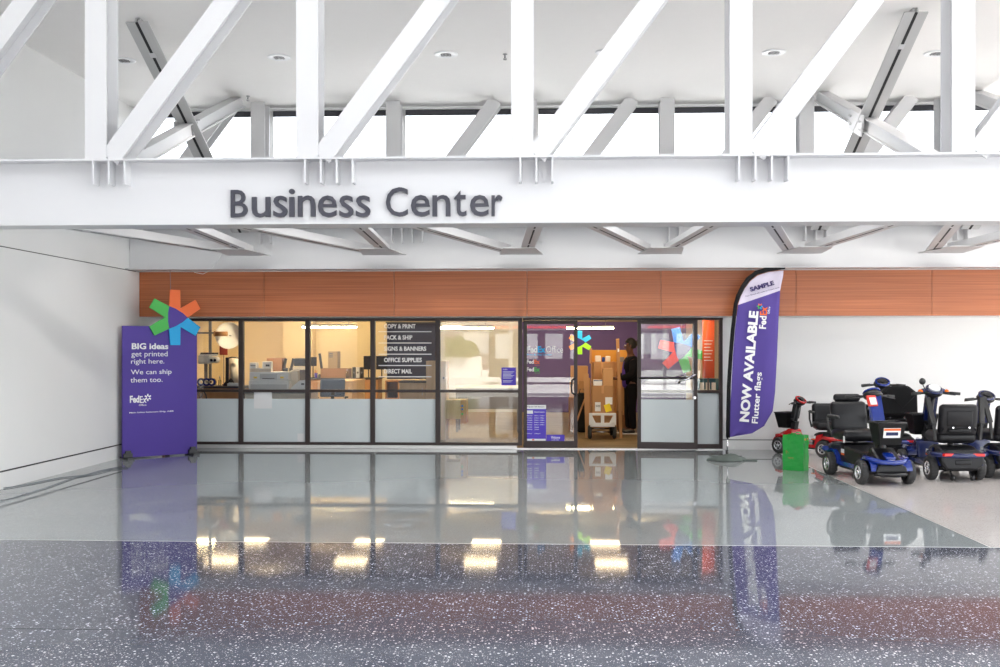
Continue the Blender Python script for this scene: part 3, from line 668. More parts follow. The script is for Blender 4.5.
# ------------------------------------------------------------------ feather flag
YFl = 15.85
fb = P(727, 348, YFl); fb.z = 0
t = thing('feather_flag', 'tall purple feather flag reading NOW AVAILABLE on a black pole', 'flag', fb)
Lr = [(729, 437), (729.2, 430), (729.8, 420), (730.4, 405), (731.5, 385), (733, 355), (735, 330), (738, 305), (740.5, 297), (744.5, 289), (750, 281.5), (757.5, 275.5), (768, 272), (783, 270.5)]
Rr = [(731, 437), (752, 433.3), (764, 426), (772.5, 411), (775, 392), (777.3, 355), (778.6, 325), (780.3, 290.5), (781.2, 285), (782, 281), (782.6, 277.5), (783, 274.5), (783.4, 272), (783.8, 270.6)]
b = bmesh.new(); rows = []; NC = 14
def cr(Lx, s):
    i = min(int(s), len(Lx) - 2); f = s - i; return (Lx[i][0] * (1 - f) + Lx[i + 1][0] * f, Lx[i][1] * (1 - f) + Lx[i + 1][1] * f)
SS = [k / 3 for k in range(0, 13 * 3 + 1)]
for side in (0, 1):
    rr_ = []
    for s in SS:
        l = cr(Lr, s); r = cr(Rr, s); row = []
        for c in range(NC + 1):
            f = c / NC; p = P(l[0] * (1 - f) + r[0] * f, l[1] * (1 - f) + r[1] * f, YFl) - fb
            wv = .014 * math.sin(f * 9 + s * .8) * min(1, f * 3) + .006 * math.sin(f * 17 - s * 1.7) * f
            p.y += wv + side * .003; row.append(b.verts.new(p))
        rr_.append(row)
    rows.append(rr_)
for side in (0, 1):
    for i in range(len(SS) - 1):
        for c in range(NC):
            q = rows[side]; vs = (q[i][c], q[i][c + 1], q[i + 1][c + 1], q[i + 1][c])
            f = b.faces.new(vs if side == 0 else vs[::-1]); f.smooth = True; f.material_index = 1 if SS[i] >= 7 else 0
for i in range(len(SS) - 1):
    for c in (0, NC):
        try: b.faces.new((rows[0][i][c], rows[1][i][c], rows[1][i + 1][c], rows[0][i + 1][c]))
        except ValueError: pass
me = bpy.data.meshes.new('cloth'); b.to_mesh(me); b.free()
me.materials.append(mat('purple_flag_cloth', s2l(86, 68, 150), .75, noise=.1, nscale=2.5)); me.materials.append(mat('lilac_white_cloth', s2l(222, 214, 232), .75))
link('cloth', me, t)
mb = MB(); path = [(727.8, 437.5), (728, 420), (728.8, 385), (730.6, 355), (732.6, 330), (735.6, 304), (738.4, 295.5), (742.6, 287), (748, 279.3), (756, 272.8), (768, 269.3), (784.8, 267.5)]
mb.tube([P(x, y, YFl) - fb + Vector((0, -.008, 0)) for x, y in path], .036, 10, radii=[.03] * 6 + [.035] * 5 + [.025]); mb.build('sleeve', 'blackmatt', t)
mb = MB(); mb.cyl((0.005, 0, .05), (P(727.5, 437, YFl).x - fb.x, 0, PZ(727, 437, YFl)), .012); mb.build('pole', 'chrome', t)
mb = MB(); mb.cyl((0, 0, 0.02), (0, 0, .12), .022)
for k in range(4):
    a_ = PI / 4 + k * PI / 2; mb.bar((0, 0, .02), (.34 * math.cos(a_), .34 * math.sin(a_) * .55, .02), .03, .012)
mb.build('cross_base', 'black', t)
def ftxt(s, p0, p1, hpx, bold, m='vwhite', y=-.035, name='text_line'):
    """line starting at px p0 running to p1, ink height hpx to the left of the direction"""
    a0 = P(*p0, YFl); a1 = P(*p1, YFl); d = a1 - a0; L = d.length; d.normalize(); u = Vector((0, -1, 0)).cross(d); mb = MB()
    add_text(mb, s, a0 - fb + Vector((0, y, 0)), d, u, L, hpx / 66.5, .002, bold=bold); return mb.build(name, m, t)
ftxt('NOW AVAILABLE', (748.5, 422), (758.3, 311.5), 9.6, .045)
ftxt('Flutter flags', (759.2, 423.6), (763.3, 372.5), 8.0, .02)
ftxt('Fed', (765.5, 329), (766.3, 316.3), 7, .03); ftxt('Ex', (766.4, 315.5), (767, 307), 7, .03, 'orange'); ftxt('Office', (769.2, 314), (769.8, 307), 2.2, .0)
ftxt('SAMPLE', (750.2, 292), (774, 285), 4.6, .05, 'navy'); ftxt('Your Brand will make an Impact here', (745, 297.6), (779, 288.4), 1.7, .01, 'navy')
star(t, P(759.4, 306.5, YFl) - fb + Vector((0, -.037, 0)), .045, (1, 0, .1), (-.1, 0, 1), .002, ['orange', 'cyan', 'green'], 'navy', 20)
# collapsed canvas bag on the flag foot
b = bmesh.new(); bmesh.ops.create_icosphere(b, subdivisions=4, radius=1.)
for v in b.verts:
    x, y, z = v.co; k = 1 + .25 * math.sin(5 * x + 3 * y) + .15 * math.sin(9 * y + 4 * x)
    v.co = Vector((x * .27 * (1 + .2 * math.sin(4 * y)), y * .17, max(0, z) * .075 * k + .002))
for f in b.faces: f.smooth = True
mb = MB(); mb._merge(b); mb.span((.2, -.05, .0), (.42, -.02, .02), bev=.008); q = P(723, 348, 15.58); o = mb.build('weight_bag', 'greycloth', None, (q.x + .06, 15.52, 0)); tag(o, 'collapsed grey-green canvas weight bag at the foot of the flag', 'bag')

# ------------------------------------------------------------------ green shopping bag
q = Vector((3.42, 14.38, 0)); t = thing('shopping_bag', 'bright green shopping bag standing beside the red scooter', 'bag', q, -.6)
def bagf(b):
    w, d, h = .29, .19, .475
    bm2 = bmesh.new(); N = 8
    rings = []
    for i in range(N + 1):
        z = h * i / N; ring = []
        for k in range(24):
            s = k / 24 * 4; e = int(s); f = s - e
            c = [(-w / 2, -d / 2), (w / 2, -d / 2), (w / 2, d / 2), (-w / 2, d / 2)]; p0 = c[e]; p1 = c[(e + 1) % 4]
            x = p0[0] + (p1[0] - p0[0]) * f; y = p0[1] + (p1[1] - p0[1]) * f
            amp = .003 * math.sin(i * 1.7 + k * 1.3); 
            if e in (1, 3): x += (-1 if e == 1 else 1) * .03 * (z / h) * math.sin(PI * f)
            ring.append(bm2.verts.new((x + amp, y + amp * .6, z)))
        rings.append(ring)
    for i in range(N):
        for k in range(24): bm2.faces.new((rings[i][k], rings[i][(k + 1) % 24], rings[i + 1][(k + 1) % 24], rings[i + 1][k]))
    bm2.faces.new(rings[0][::-1])
    b._merge(bm2)
bag = part(t, 'bag_body', 'baggreen', bagf); md = bag.modifiers.new('s', 'SOLIDIFY'); md.thickness = .004
part(t, 'bag_print', 'bagprint', lambda b: (add_text(b, 'FRESH', (-.10, -.094, .22), (1, 0, 0), (0, 0, 1), .17, .05, .001, .02), add_text(b, 'market', (-.07, -.094, .15), (1, 0, 0), (0, 0, 1), .14, .04, .001, .0)))
for sg in (-1, 1):
    part(t, 'strap', 'baggreen', lambda b: b.tube([(-.06, sg * .088, .40), (-.05, sg * .09, .47), (-.02, sg * .085, .50), (.02, sg * .085, .50), (.05, sg * .09, .47), (.06, sg * .088, .40)], .007, 6))
    part(t, 'button', 'orange', lambda b: (b.cyl((.147, sg * .045, .42), (.152, sg * .045, .42), .014)))

# ------------------------------------------------------------------ mobility scooters
def wheel(parent, x, y, r, w, side):
    mb = MB(); prof = [(r * .56, -w * .36), (r * .62, -w * .48), (r * .86, -w * .5), (r * .97, -w * .36), (r, -w * .14), (r, w * .14), (r * .97, w * .36), (r * .86, w * .5), (r * .62, w * .48), (r * .56, w * .36), (r * .56, -w * .36)]
    mb.lathe(prof, (x, y, r), 'y', 28)
    for k in range(22):
        a = 2 * PI * k / 22; c = (x + math.cos(a) * r * .985, y, r + math.sin(a) * r * .985)
        mb.box(c, (.012, w * .7, .009), rot=(0, -a + PI / 2, 0))
    o = mb.build('tire', 'rubber', parent)
    mb = MB(); ys = y + side * w * .30
    mb.lathe([(r * .47, -.02), (r * .58, -.02), (r * .58, .02), (r * .47, .02), (r * .47, -.02)], (x, ys, r), 'y', 24)
    mb.lathe([(0, -.022), (r * .16, -.022), (r * .16, .022), (0, .022)], (x, ys, r), 'y', 12)
    for k in range(5):
        a = 2 * PI * k / 5 + .3; mb.box((x + math.cos(a) * r * .32, ys, r + math.sin(a) * r * .32), (r * .36, .02, r * .17), rot=(0, -a, 0), bev=.004)
    rim = mb.build('rim', 'chrome', parent)
    mb = MB(); mb.cyl((x, ys - side * .012, r), (x, ys - side * .02, r), r * .5, n=20); mb.build('rim_back', 'black', parent)
def scooter(label, loc, rz, body='bodyblue', basket='front', seat_rot=0., tiller_lean=0., label_plate=True, tall=0., arm_up=False, orange=False, bag=False, steer=0., logo_top=False, side_shroud=False, black_tiller=False, headrest=False):
    t = thing('mobility_scooter', label, 'mobility scooter', loc, rz)
    xr, xf = -.46, .50; R = .148
    for sg in (-1, 1):
        wheel(t, xr, sg * .295, R, .10, sg); wheel(t, xf, sg * .295, R * .98, .09, sg)
    # deck and chassis
    part(t, 'deck', 'black', lambda b: (b.prism([(-.30, .12), (.36, .12), (.42, .16), (.36, .19), (-.28, .19)], (0, -.24, 0), (1, 0, 0), (0, 0, 1), (0, 1, 0), .48, .01), b.span((-.22, -.2, .19), (.32, .2, .198), bev=.003), b.cyl((xr, -.25, R), (xr, .25, R), .03), b.cyl((xf, -.25, R), (xf, .25, R), .025)))
    for sg in (-1, 1): part(t, 'side_trim', body, lambda b: b.prism([(-.30, .15), (.40, .15), (.46, .19), (.40, .205), (-.28, .205)], (0, sg * .245 - .008, 0), (1, 0, 0), (0, 0, 1), (0, 1, 0), .016, .003))
    # rear shroud: black battery cover with arched painted fenders
    prof = [(-.70, .22), (-.74, .30), (-.70, .385), (-.56, .43), (-.30, .435), (-.20, .40), (-.155, .30), (-.14, .19), (-.30, .18), (-.30, .30), (-.44, .315), (-.60, .30), (-.62, .22)]
    part(t, 'rear_shroud', 'vinyl', lambda b: (b.prism([(-.66, .20), (-.69, .30), (-.66, .38), (-.54, .425), (-.30, .43), (-.20, .395), (-.16, .30), (-.15, .19)], (0, -.225, 0), (1, 0, 0), (0, 0, 1), (0, 1, 0), .45, .03), b.span((-.70, -.14, .13), (-.62, .14, .25), bev=.02)))
    def fender(b, xc, y0, y1, r0, th, a0, a1, zc=R, n=12):
        poly = [(xc + r0 * math.cos(a0 + (a1 - a0) * i / n), zc + r0 * math.sin(a0 + (a1 - a0) * i / n)) for i in range(n + 1)]
        poly += [(xc + (r0 + th) * math.cos(a1 - (a1 - a0) * i / n), zc + (r0 + th) * math.sin(a1 - (a1 - a0) * i / n)) for i in range(n + 1)]
        b.prism(poly, (0, y0, 0), (1, 0, 0), (0, 0, 1), (0, 1, 0), y1 - y0)
    for sg in (-1, 1):
        y0, y1 = (.17, .275) if sg > 0 else (-.275, -.17)
        part(t, 'rear_fender', body, lambda b: (fender(b, xr, y0, y1, .17, .03, .1, 2.9), b.prism([(xr + .14, .17), (xr + .24, .19), (xr + .2, .36), (xr + .06, .40), (xr + .10, .30)], (0, sg * .205 - .006, 0), (1, 0, 0), (0, 0, 1), (0, 1, 0), .05, .006)))
        part(t, 'front_fender', body, lambda b: fender(b, xf, y0 - sg * .03, y1 - sg * .01, .168, .02, .15, 2.7))
    part(t, 'rear_bumper', body, lambda b: b.tube([(-.48, -.33, .345), (-.62, -.325, .335), (-.70, -.24, .325), (-.735, 0, .32), (-.70, .24, .325), (-.62, .325, .335), (-.48, .33, .345)], .032, 10))
    part(t, 'rear_shell', 'vinyl', lambda b: (b.prism([(-.20, .14), (.20, .14), (.27, .24), (.27, .33), (.20, .40), (-.20, .40), (-.27, .33), (-.27, .24)], (-.60, 0, 0), (0, 1, 0), (0, 0, 1), (-1, 0, 0), .12, .03), b.box((-.715, 0, .24), (.03, .20, .06), bev=.013, seg=3)))
    if side_shroud: part(t, 'side_shroud', 'vinyl', lambda b: b.prism([(-.22, .18), (.34, .18), (.40, .26), (.34, .36), (.0, .40), (-.20, .42)], (0, -.225, 0), (1, 0, 0), (0, 0, 1), (0, 1, 0), .45, .03))
    for sg in (-1, 1): part(t, 'tail_light', 'lens_red', lambda b: b.box((-.728, sg * .185, .335), (.05, .14, .034), rot=(0, 0, sg * .25), bev=.008))
    for sg in (-1, 1): part(t, 'anti_tip_wheel', 'black', lambda b: (b.cyl((-.70, sg * .12 - .015, .05), (-.70, sg * .12 + .015, .05), .035, n=14), b.bar((-.62, sg * .12, .12), (-.70, sg * .12, .05), .015, .03)))
    # front shroud
    part(t, 'front_shroud', 'vinyl' if side_shroud else body, lambda b: (b.prism([(.30, .17), (.62, .17), (.72, .21), (.68, .29), (.54, .37), (.44, .44), (.36, .42), (.33, .30)], (0, -.15, 0), (1, 0, 0), (0, 0, 1), (0, 1, 0), .30, .03),
                                             b.prism([(-.20, .16), (.20, .16), (.17, .24), (-.17, .24)], (.66, 0, 0), (0, 1, 0), (0, 0, 1), (1, 0, 0), .05, .015)))
    part(t, 'front_visor', body, lambda b: (b.tube([(.50, -.25, .325), (.62, -.22, .31), (.71, -.12, .285), (.73, 0, .28), (.71, .12, .285), (.62, .22, .31), (.50, .25, .325)], .03, 10), b.box((.62, 0, .345), (.14, .13, .05), rot=(0, .45, 0), bev=.02, seg=3)))
    part(t, 'front_bumper', 'black', lambda b: (b.tube([(.66, -.20, .14), (.72, -.15, .14), (.735, 0, .14), (.72, .15, .14), (.66, .20, .14)], .022, 8), b.span((.5, -.12, .10), (.70, .12, .18), bev=.02)))
    part(t, 'headlight', 'white', lambda b: b.box((.665, 0, .31), (.03, .10, .05), rot=(0, -.5, 0), bev=.01))
    for sg in (-1, 1): part(t, 'side_sticker', 'white', lambda b: (b.box((-.20, sg * .232, .335), (.09, .006, .05))))
    for sg in (-1, 1): part(t, 'side_sticker', 'orange', lambda b: (b.box((-.20, sg * .232, .295), (.09, .006, .022))))
    # tiller
    b0 = Vector((.44, 0, .30)); top = Vector((.20 - tiller_lean, 0, .99 + tall)); d = (top - b0).normalized()
    part(t, 'tiller_post', 'black', lambda b: (b.cyl(b0, b0.lerp(top, .95), .032), b.bar(b0, b0.lerp(top, .45), .10, .08, (1, 0, 0)), b.lathe([(.05, 0), (.062, .02), (.05, .04), (.062, .06), (.05, .08), (.062, .10), (.05, .12)], b0 + Vector((-.02, 0, .12)), 'z', 14)))
    part(t, 'tiller_cover', 'black' if black_tiller else body, lambda b: b.bar(b0.lerp(top, .52), b0.lerp(top, 1.), .15, .07, (1, 0, 0), (0, .03)))
    part(t, 'console', 'black', lambda b: (b.sph(top + Vector((-.01, 0, .02)), .1, (1., 1.25, .62), (0, -.5, 0)),))
    part(t, 'console_ring', body, lambda b: b.lathe([(.085, -.012), (.108, -.01), (.11, .008), (.088, .02), (.085, -.012)], top + Vector((-.04, 0, .055)), 'z', 24, Euler((0, -.6, 0)).to_matrix().to_4x4()))
    part(t, 'dial', 'white' if orange else 'black', lambda b: b.cyl(top + Vector((-.045, 0, .06)), top + Vector((-.06, 0, .085)), .075 if orange else .05, n=20))
    part(t, 'handlebar', 'black', lambda b: (b.tube([top + Vector((-.10, -.30, .0)), top + Vector((-.06, -.2, .01)), top + Vector((.0, -.08, .01)), top + Vector((.0, .08, .01)), top + Vector((-.06, .2, .01)), top + Vector((-.10, .30, .0))], .013, 8)))
    for sg in (-1, 1):
        part(t, 'grip', 'rubber', lambda b: b.tube([top + Vector((-.065, sg * .19, .01)), top + Vector((-.105, sg * .315, .0))], .021, 10))
        part(t, 'brake_lever', 'black', lambda b: b.tube([top + Vector((.0, sg * .12, .0)), top + Vector((.02, sg * .2, -.01)), top + Vector((-.02, sg * .29, -.02))], .008, 6))
    if orange:
        for sg in (-1, 1):
            part(t, 'indicator', 'lens_orange', lambda b: b.sph(top + Vector((-.02, sg * .17, .03)), .03, (1, 1.1, .9)))
            part(t, 'indicator_housing', body, lambda b: b.sph(top + Vector((.0, sg * .11, .03)), .05, (.8, 1.2, .8)))
        part(t, 'mirror', 'black', lambda b: (b.tube([top + Vector((0, .10, .05)), top + Vector((.02, .13, .13))], .007, 6), b.sph(top + Vector((.02, .13, .16)), .045, (.5, 1, 1))))
    # basket
    if basket:
        bx0 = .47; bz = .47 + tall * .3
        def bask(b):
            bm2 = bmesh.new(); lo = [(.0, -.13), (.19, -.13), (.19, .13), (.0, .13)]; hi = [(-.03, -.175), (.245, -.175), (.245, .175), (-.03, .175)]
            v0 = [bm2.verts.new((bx0 + p[0], p[1], bz)) for p in lo]; v1 = [bm2.verts.new((bx0 + p[0], p[1], bz + .27)) for p in hi]
            bm2.faces.new(v0[::-1])
            for k in range(4): bm2.faces.new((v0[k], v0[(k + 1) % 4], v1[(k + 1) % 4], v1[k]))
            r = bmesh.ops.solidify(bm2, geom=bm2.faces[:], thickness=.008); b._merge(bm2)
            hh = [Vector((bx0 + p[0], p[1], bz + .27)) for p in hi]
            for k in range(4): b.tube([hh[k], hh[(k + 1) % 4]], .012, 6)
        bk = part(t, 'basket', 'black', bask)
        if label_plate:
            mb = MB(); nrm = Vector((.98, 0, -.2)).normalized()
            m = Matrix((Vector((0, 1, 0)), nrm.cross(Vector((0, 1, 0))) * 1, nrm)).transposed().to_4x4(); m.translation = Vector((bx0 + .225, 0, bz + .15))
            mb.box((0, 0, .006), (.21, .12, .004), mtx=m); o = mb.build('basket_label', 'white', bk)
            mb = MB(); mb.box((0, .042, .009), (.205, .026, .003), mtx=m); mb.build('label_stripe', 'orange', bk)
            mb = MB(); mb.box((0, -.01, .009), (.15, .04, .003), mtx=m); mb.build('label_band', 'bodydblue', bk)
    # seat
    s = bpy.data.objects.new('seat', None); C.objects.link(s); s.parent = t; s.location = (-.34, 0, -.095); s.rotation_euler = (0, 0, seat_rot)
    part(t, 'seat_post', 'black', lambda b: (b.cyl((-.34, 0, .38), (-.34, 0, .47), .035), b.span((-.5, -.15, .455), (-.18, .15, .48), bev=.006)))
    part(s, 'cushion', 'vinyl', lambda b: b.box((.0, 0, .63), (.46, .50, .15), bev=.07, seg=6))
    bt_ = Vector((-.22, 0, .83 + tall * .3))
    part(s, 'backrest', 'vinyl', lambda b: (b.box(bt_, (.12, .48, .40), rot=(0, -.16, 0), bev=.058, seg=6), b.box(bt_ + Vector((-.055, 0, .02)), (.035, .32, .20), rot=(0, -.16, 0), bev=.017, seg=3), b.box(bt_ + Vector((-.045, 0, -.13)), (.05, .28, .05), rot=(0, -.16, 0), bev=.017, seg=3)))
    part(s, 'back_hinge', 'black', lambda b: [b.bar((-.12, sg * .2, .58), (-.26, sg * .2, .76), .02, .05, (1, 0, 0)) for sg in (-1, 1)])
    for sg in (-1, 1):
        if arm_up and True:
            part(s, 'armrest', 'rubber', lambda b: (b.bar((-.22, sg * .30, .80), (-.12, sg * .34, 1.12), .055, .045, (1, 0, 0)), b.bar((-.22, sg * .28, .60), (-.22, sg * .30, .84), .03, .03, (1, 0, 0))))
        else:
            part(s, 'armrest', 'rubber', lambda b: (b.box((-.03, sg * .285, .86), (.30, .06, .045), bev=.018, seg=3), b.tube([(-.22, sg * .285, .85), (-.20, sg * .285, .72), (-.10, sg * .27, .60)], .016, 8)))
    part(s, 'hinge_screw', 'chrome', lambda b: [b.cyl((-.32, sg * .1, .76), (-.33, sg * .1, .76), .012, n=8) for sg in (-1, 1)])
    if headrest: part(s, 'headrest', 'vinyl', lambda b: (b.box(bt_ + Vector((-.06, 0, .245)), (.08, .36, .10), bev=.038, seg=4), b.cyl(bt_ + Vector((-.05, .1, .12)), bt_ + Vector((-.06, .1, .24)), .01), b.cyl(bt_ + Vector((-.05, -.1, .12)), bt_ + Vector((-.06, -.1, .24)), .01)))
    if bag: part(s, 'back_bag', 'blackmatt', lambda b: (b.prism([(-.27, -.20), (.27, -.20), (.27, .10), (.16, .20), (-.12, .22), (-.25, .12)], (-.30, 0, 1.0), (0, 1, 0), (-.12, 0, 1), (-1, 0, 0), .12, .03), b.tube([(-.43, -.24, 1.1), (-.435, -.05, .90), (-.43, .22, 1.16)], .006, 6)))
    return t
H = math.radians
s1 = scooter('red mobility scooter with black seat parked against the wall behind the green bag', (4.17, 16.43, 0), H(127), 'bodyred', seat_rot=H(140), label_plate=False, tall=-.09, tiller_lean=-.10, black_tiller=True)
s1.scale = (.88, .88, .88)
s2 = scooter('blue mobility scooter facing the viewer with a labelled front basket', (4.08, 13.42, 0), H(-83), 'bodyblue', tall=.05, tiller_lean=.02, side_shroud=True, headrest=True)
s2_tag = part(s2, 'red_tag', 'red', lambda b: b.box((.335, -.085, 1.0), (.03, .13, .14), rot=(0, -.4, .2), bev=.008)); part(s2, 'paper_tag', 'paper', lambda b: b.box((.358, -.08, 1.0), (.006, .09, .09), rot=(0, -.4, .2)))
part(s2, 'paper_tag', 'paper', lambda b: b.box((-.09, -.26, .49), (.01, .09, .08), rot=(0, 0, 1.3)))
s3 = scooter('blue mobility scooter in the back row with a black bag over its tall backrest', (5.05, 15.73, 0), H(86), 'bodyblue', tall=.10, bag=True, label_plate=False)
s4 = scooter('blue mobility scooter seen from behind with orange turn signals and round white dial', (5.14, 13.86, 0), H(92), 'bodydblue', orange=True, tall=.06, arm_up=True)
s5 = scooter('rightmost mobility scooter seen from behind with its armrests folded up', (5.93, 14.12, 0), H(93), 'bodydblue', arm_up=True, label_plate=False, tall=-.03)

# ------------------------------------------------------------------ shop contents
def cabinet(name, label, cat, x0, x1, Yf, dep, ztop, m='maple', top='darktop', doors=2, topth=.035):
    t = thing(name, label, cat, ((x0 + x1) / 2, Yf, 0)); w = x1 - x0
    part(t, 'body', m, lambda b: b.span((-w / 2, .02, .06), (w / 2, dep, ztop - topth), bev=.003))
    part(t, 'plinth', 'dark', lambda b: b.span((-w / 2 + .02, .06, 0), (w / 2 - .02, dep - .03, .06)))
    for k in range(doors):
        a = -w / 2 + w * k / doors + .006; c = -w / 2 + w * (k + 1) / doors - .006
        d = part(t, 'door', m, lambda b: b.span((a, 0, .08), (c, .02, ztop - topth - .02), bev=.003))
        part(d, 'handle', 'alu', lambda b: b.cyl((c - .05, -.02, ztop - .25), (c - .05, -.02, ztop - .12), .006))
    part(t, 'worktop', top, lambda b: b.span((-w / 2 - .01, -.02, ztop - topth), (w / 2 + .01, dep, ztop), bev=.004))
    return t
ZB1 = .985
xa = -7.9; xm = PX(243, 18.0)
t = thing('wall_banner', 'dark navy banner hanging behind the list of services on the glass', 'banner', (PX(387, 24.6), 24.6, PZ(400, 379, 24.6)))
wb = PX(440, 24.6) - PX(387, 24.6); hb_ = PZ(400, 322.5, 24.6) - PZ(400, 379, 24.6)
part(t, 'sheet', mat('navy_banner', s2l(30, 27, 58), .7), lambda b: b.span((0, 0, 0), (wb, .012, hb_)))
part(t, 'hanging_rail', 'greyplastic', lambda b: (b.cyl((-.03, 0, hb_), (wb + .03, 0, hb_), .015), b.cyl((.1, 0, hb_), (.1, 0, ZSC - t.location.z), .004, n=6), b.cyl((wb - .1, 0, hb_), (wb - .1, 0, ZSC - t.location.z), .004, n=6)))
cabinet('bench_cabinet', 'low beige bench with dark top inside the window beside the purple board', 'cabinet', xa, xm, 18.0, .75, ZB1, 'maple2', doors=4)
cabinet('bench_cabinet', 'bench inside the second window carrying the white printer', 'cabinet', xm + .03, PX(309, 18.0), 18.0, .75, .90, 'shopwhite', doors=3)
# photo light with white umbrella
c = P(229, 335.5, 18.75)
t = thing('photo_light', 'round white photo umbrella with a lamp head above the window bench', 'studio light', (c.x, c.y, ZB1))
cz = c.z - ZB1
part(t, 'umbrella', 'umbrella', lambda b: b.lathe([(.002, .14), (.08, .13), (.16, .095), (.22, .04), (.245, -.03), (.24, -.03), (.215, .035), (.155, .088), (.08, .122), (.002, .132)], (0, .0, cz), 'y', 32))
part(t, 'lamp_head', mat('bronze_lamp', s2l(170, 125, 75), .4, metal=.3), lambda b: (b.cyl((-.22, -.1, cz + .03), (.0, -.1, cz + .03), .042), b.cyl((-.24, -.1, cz + .03), (-.22, -.1, cz + .03), .05)))
part(t, 'arm', 'greyplastic', lambda b: (b.bar((-.62, -.1, cz + .045), (-.22, -.1, cz + .045), .03, .03), b.cyl((0, 0.05, cz), (0, .13, cz), .012)))
part(t, 'stand', 'greyplastic', lambda b: (b.bar((-.31, -.1, .0), (-.31, -.1, 2.30 - ZB1), .045, .045, (0, 1, 0)), b.span((-.4, -.17, 0), (-.22, -.02, .02), bev=.004)))
t, w, h = item('wall_notice', 'dark red notice hanging behind the photo umbrella', 'notice', 219.5, 227.5, 346, 355, 19.3)
part(t, 'sheet', mat('brick_red', s2l(150, 60, 45), .6), lambda b: b.span((0, 0, 0), (w, .01, h))); part(t, 'pole', 'greyplastic', lambda b: b.cyl((w / 2, .02, -t.location.z + .0), (w / 2, .02, h), .008))
t, w, h = item('laminator', 'pale machine with a looped roller arm over the window bench', 'machine', 198, 217.5, 353, 364, 18.35)
zb_ = t.location.z - ZB1
part(t, 'body', 'lightgrey', lambda b: (b.span((0, 0, 0), (w * .55, .22, h * .8), bev=.015), b.span((w * .12, -.004, .04), (w * .3, .0, .10))))
part(t, 'roller_arm', 'white', lambda b: (b.span((w * .5, .02, h * .1), (w, .2, h * .66), bev=.05, seg=4), b.cyl((0, .11, h * .85), (w * .9, .11, h * .85), .025)))
part(t, 'roller', 'black', lambda b: (b.cyl((w * .05, .1, h * .95), (w * .95, .1, h * .95), .018), b.cyl((w * .68, .01, h * .35), (w * .68, .0, h * .35), .025), b.cyl((w * .86, .01, h * .35), (w * .86, .0, h * .35), .025)))
part(t, 'stand', 'greyplastic', lambda b: (b.bar((w * .3, .12, -zb_), (w * .3, .12, 0), .05, .05, (0, 1, 0)), b.span((w * .1, .02, -zb_), (w * .5, .22, -zb_ + .02))))
for k, px in enumerate((200.5, 206, 211)):
    c = P(px, 382, 18.15)
    t = thing('tape_roll', ('blue and white tape roll on the window bench, closest to the purple board', 'blue and white tape roll on the window bench, middle of three', 'blue and white tape roll on the window bench, farthest right of three')[k], 'tape roll', (c.x, c.y, ZB1), group='tape rolls on the window bench')
    part(t, 'roll', 'bodyblue', lambda b: b.lathe([(.035, -.04), (.068, -.04), (.068, .04), (.035, .04), (.035, -.04)], (0, .06, .068), 'y', 24))
    part(t, 'core', 'white', lambda b: b.lathe([(.030, -.042), (.038, -.042), (.038, .042), (.030, .042), (.030, -.042)], (0, .06, .068), 'y', 20))
t, w, h = item('spray_bottle', 'small clear bottle on the window bench', 'bottle', 217.6, 221, 374.5, 386, 18.2, zb=ZB1)
part(t, 'bottle', 'bottle', lambda b: b.lathe([(0, 0), (.026, 0), (.026, .09), (.010, .12), (.010, .14), (0, .14)], (w / 2, .03, 0))); part(t, 'cap', 'white', lambda b: b.cyl((w / 2, .03, .14), (w / 2, .03, .17), .012))
t, w, h = item('mannequin_stand', 'black floor stand with a crossbar beside a white paper roll', 'stand', 224, 240, 356, 386, 18.55, zb=ZB1)
part(t, 'post', 'black', lambda b: (b.bar((w * .2, 0, 0), (w * .22, 0, h * .95), .05, .05, (0, 1, 0)), b.span((0.0, -.1, 0), (w * .5, .1, .02)))); part(t, 'crossbar', 'black', lambda b: b.tube([(w * .1, 0, h * .9), (w * .5, 0, h * .96), (w, 0, h * .92)], .012))
t, w, h = item('paper_roll', 'upright white paper roll standing behind the black cloth', 'paper roll', 228, 238, 358, 386, 18.6, zb=ZB1)
part(t, 'roll', 'shopwhite', lambda b: b.cyl((w / 2, .1, 0), (w / 2, .1, h), w / 2, n=24)); part(t, 'core', 'card', lambda b: b.cyl((w / 2, .1, h), (w / 2, .1, h + .004), .03))
b = bmesh.new(); bmesh.ops.create_icosphere(b, subdivisions=3, radius=1.)
for v in b.verts: x, y, z = v.co; v.co = Vector((x * .12, y * .09, max(0, z) * .13 * (1 - .5 * abs(x)) * (1 + .2 * math.sin(7 * x))))
mb = MB(); mb._merge(b); c = P(230, 384, 18.22); tag(mb.build('black_cloth', 'blackmatt', None, (c.x, c.y, ZB1)), 'crumpled black cloth on the window bench', 'cloth')
t, w, h = item('paper_stack', 'white paper stack at the right end of the window bench', 'paper', 227, 240.5, 383, 387, 18.08, zb=ZB1)
part(t, 'sheets', 'paper', lambda b: b.span((0, 0, 0), (w, .1, .05), bev=.01)); part(t, 'top_sheet', 'white', lambda b: b.box((w / 2, .05, .055), (w * .8, .09, .008), rot=(0, .06, .1)))
mb = MB(); mb.tube([P(x, y, 17.85) for x, y in ((199, 387), (203, 390), (206, 395), (206.5, 401), (204, 405), (202.2, 403), (203.5, 400), (206, 399))], .012, 8); mb.tube([P(x, y, 17.86) for x, y in ((199, 389), (198, 394), (199.5, 398), (202, 396), (203, 391))], .006, 6)
tag(mb.build('black_cable', 'black'), 'looped black cable hanging over the edge of the window bench', 'cable')
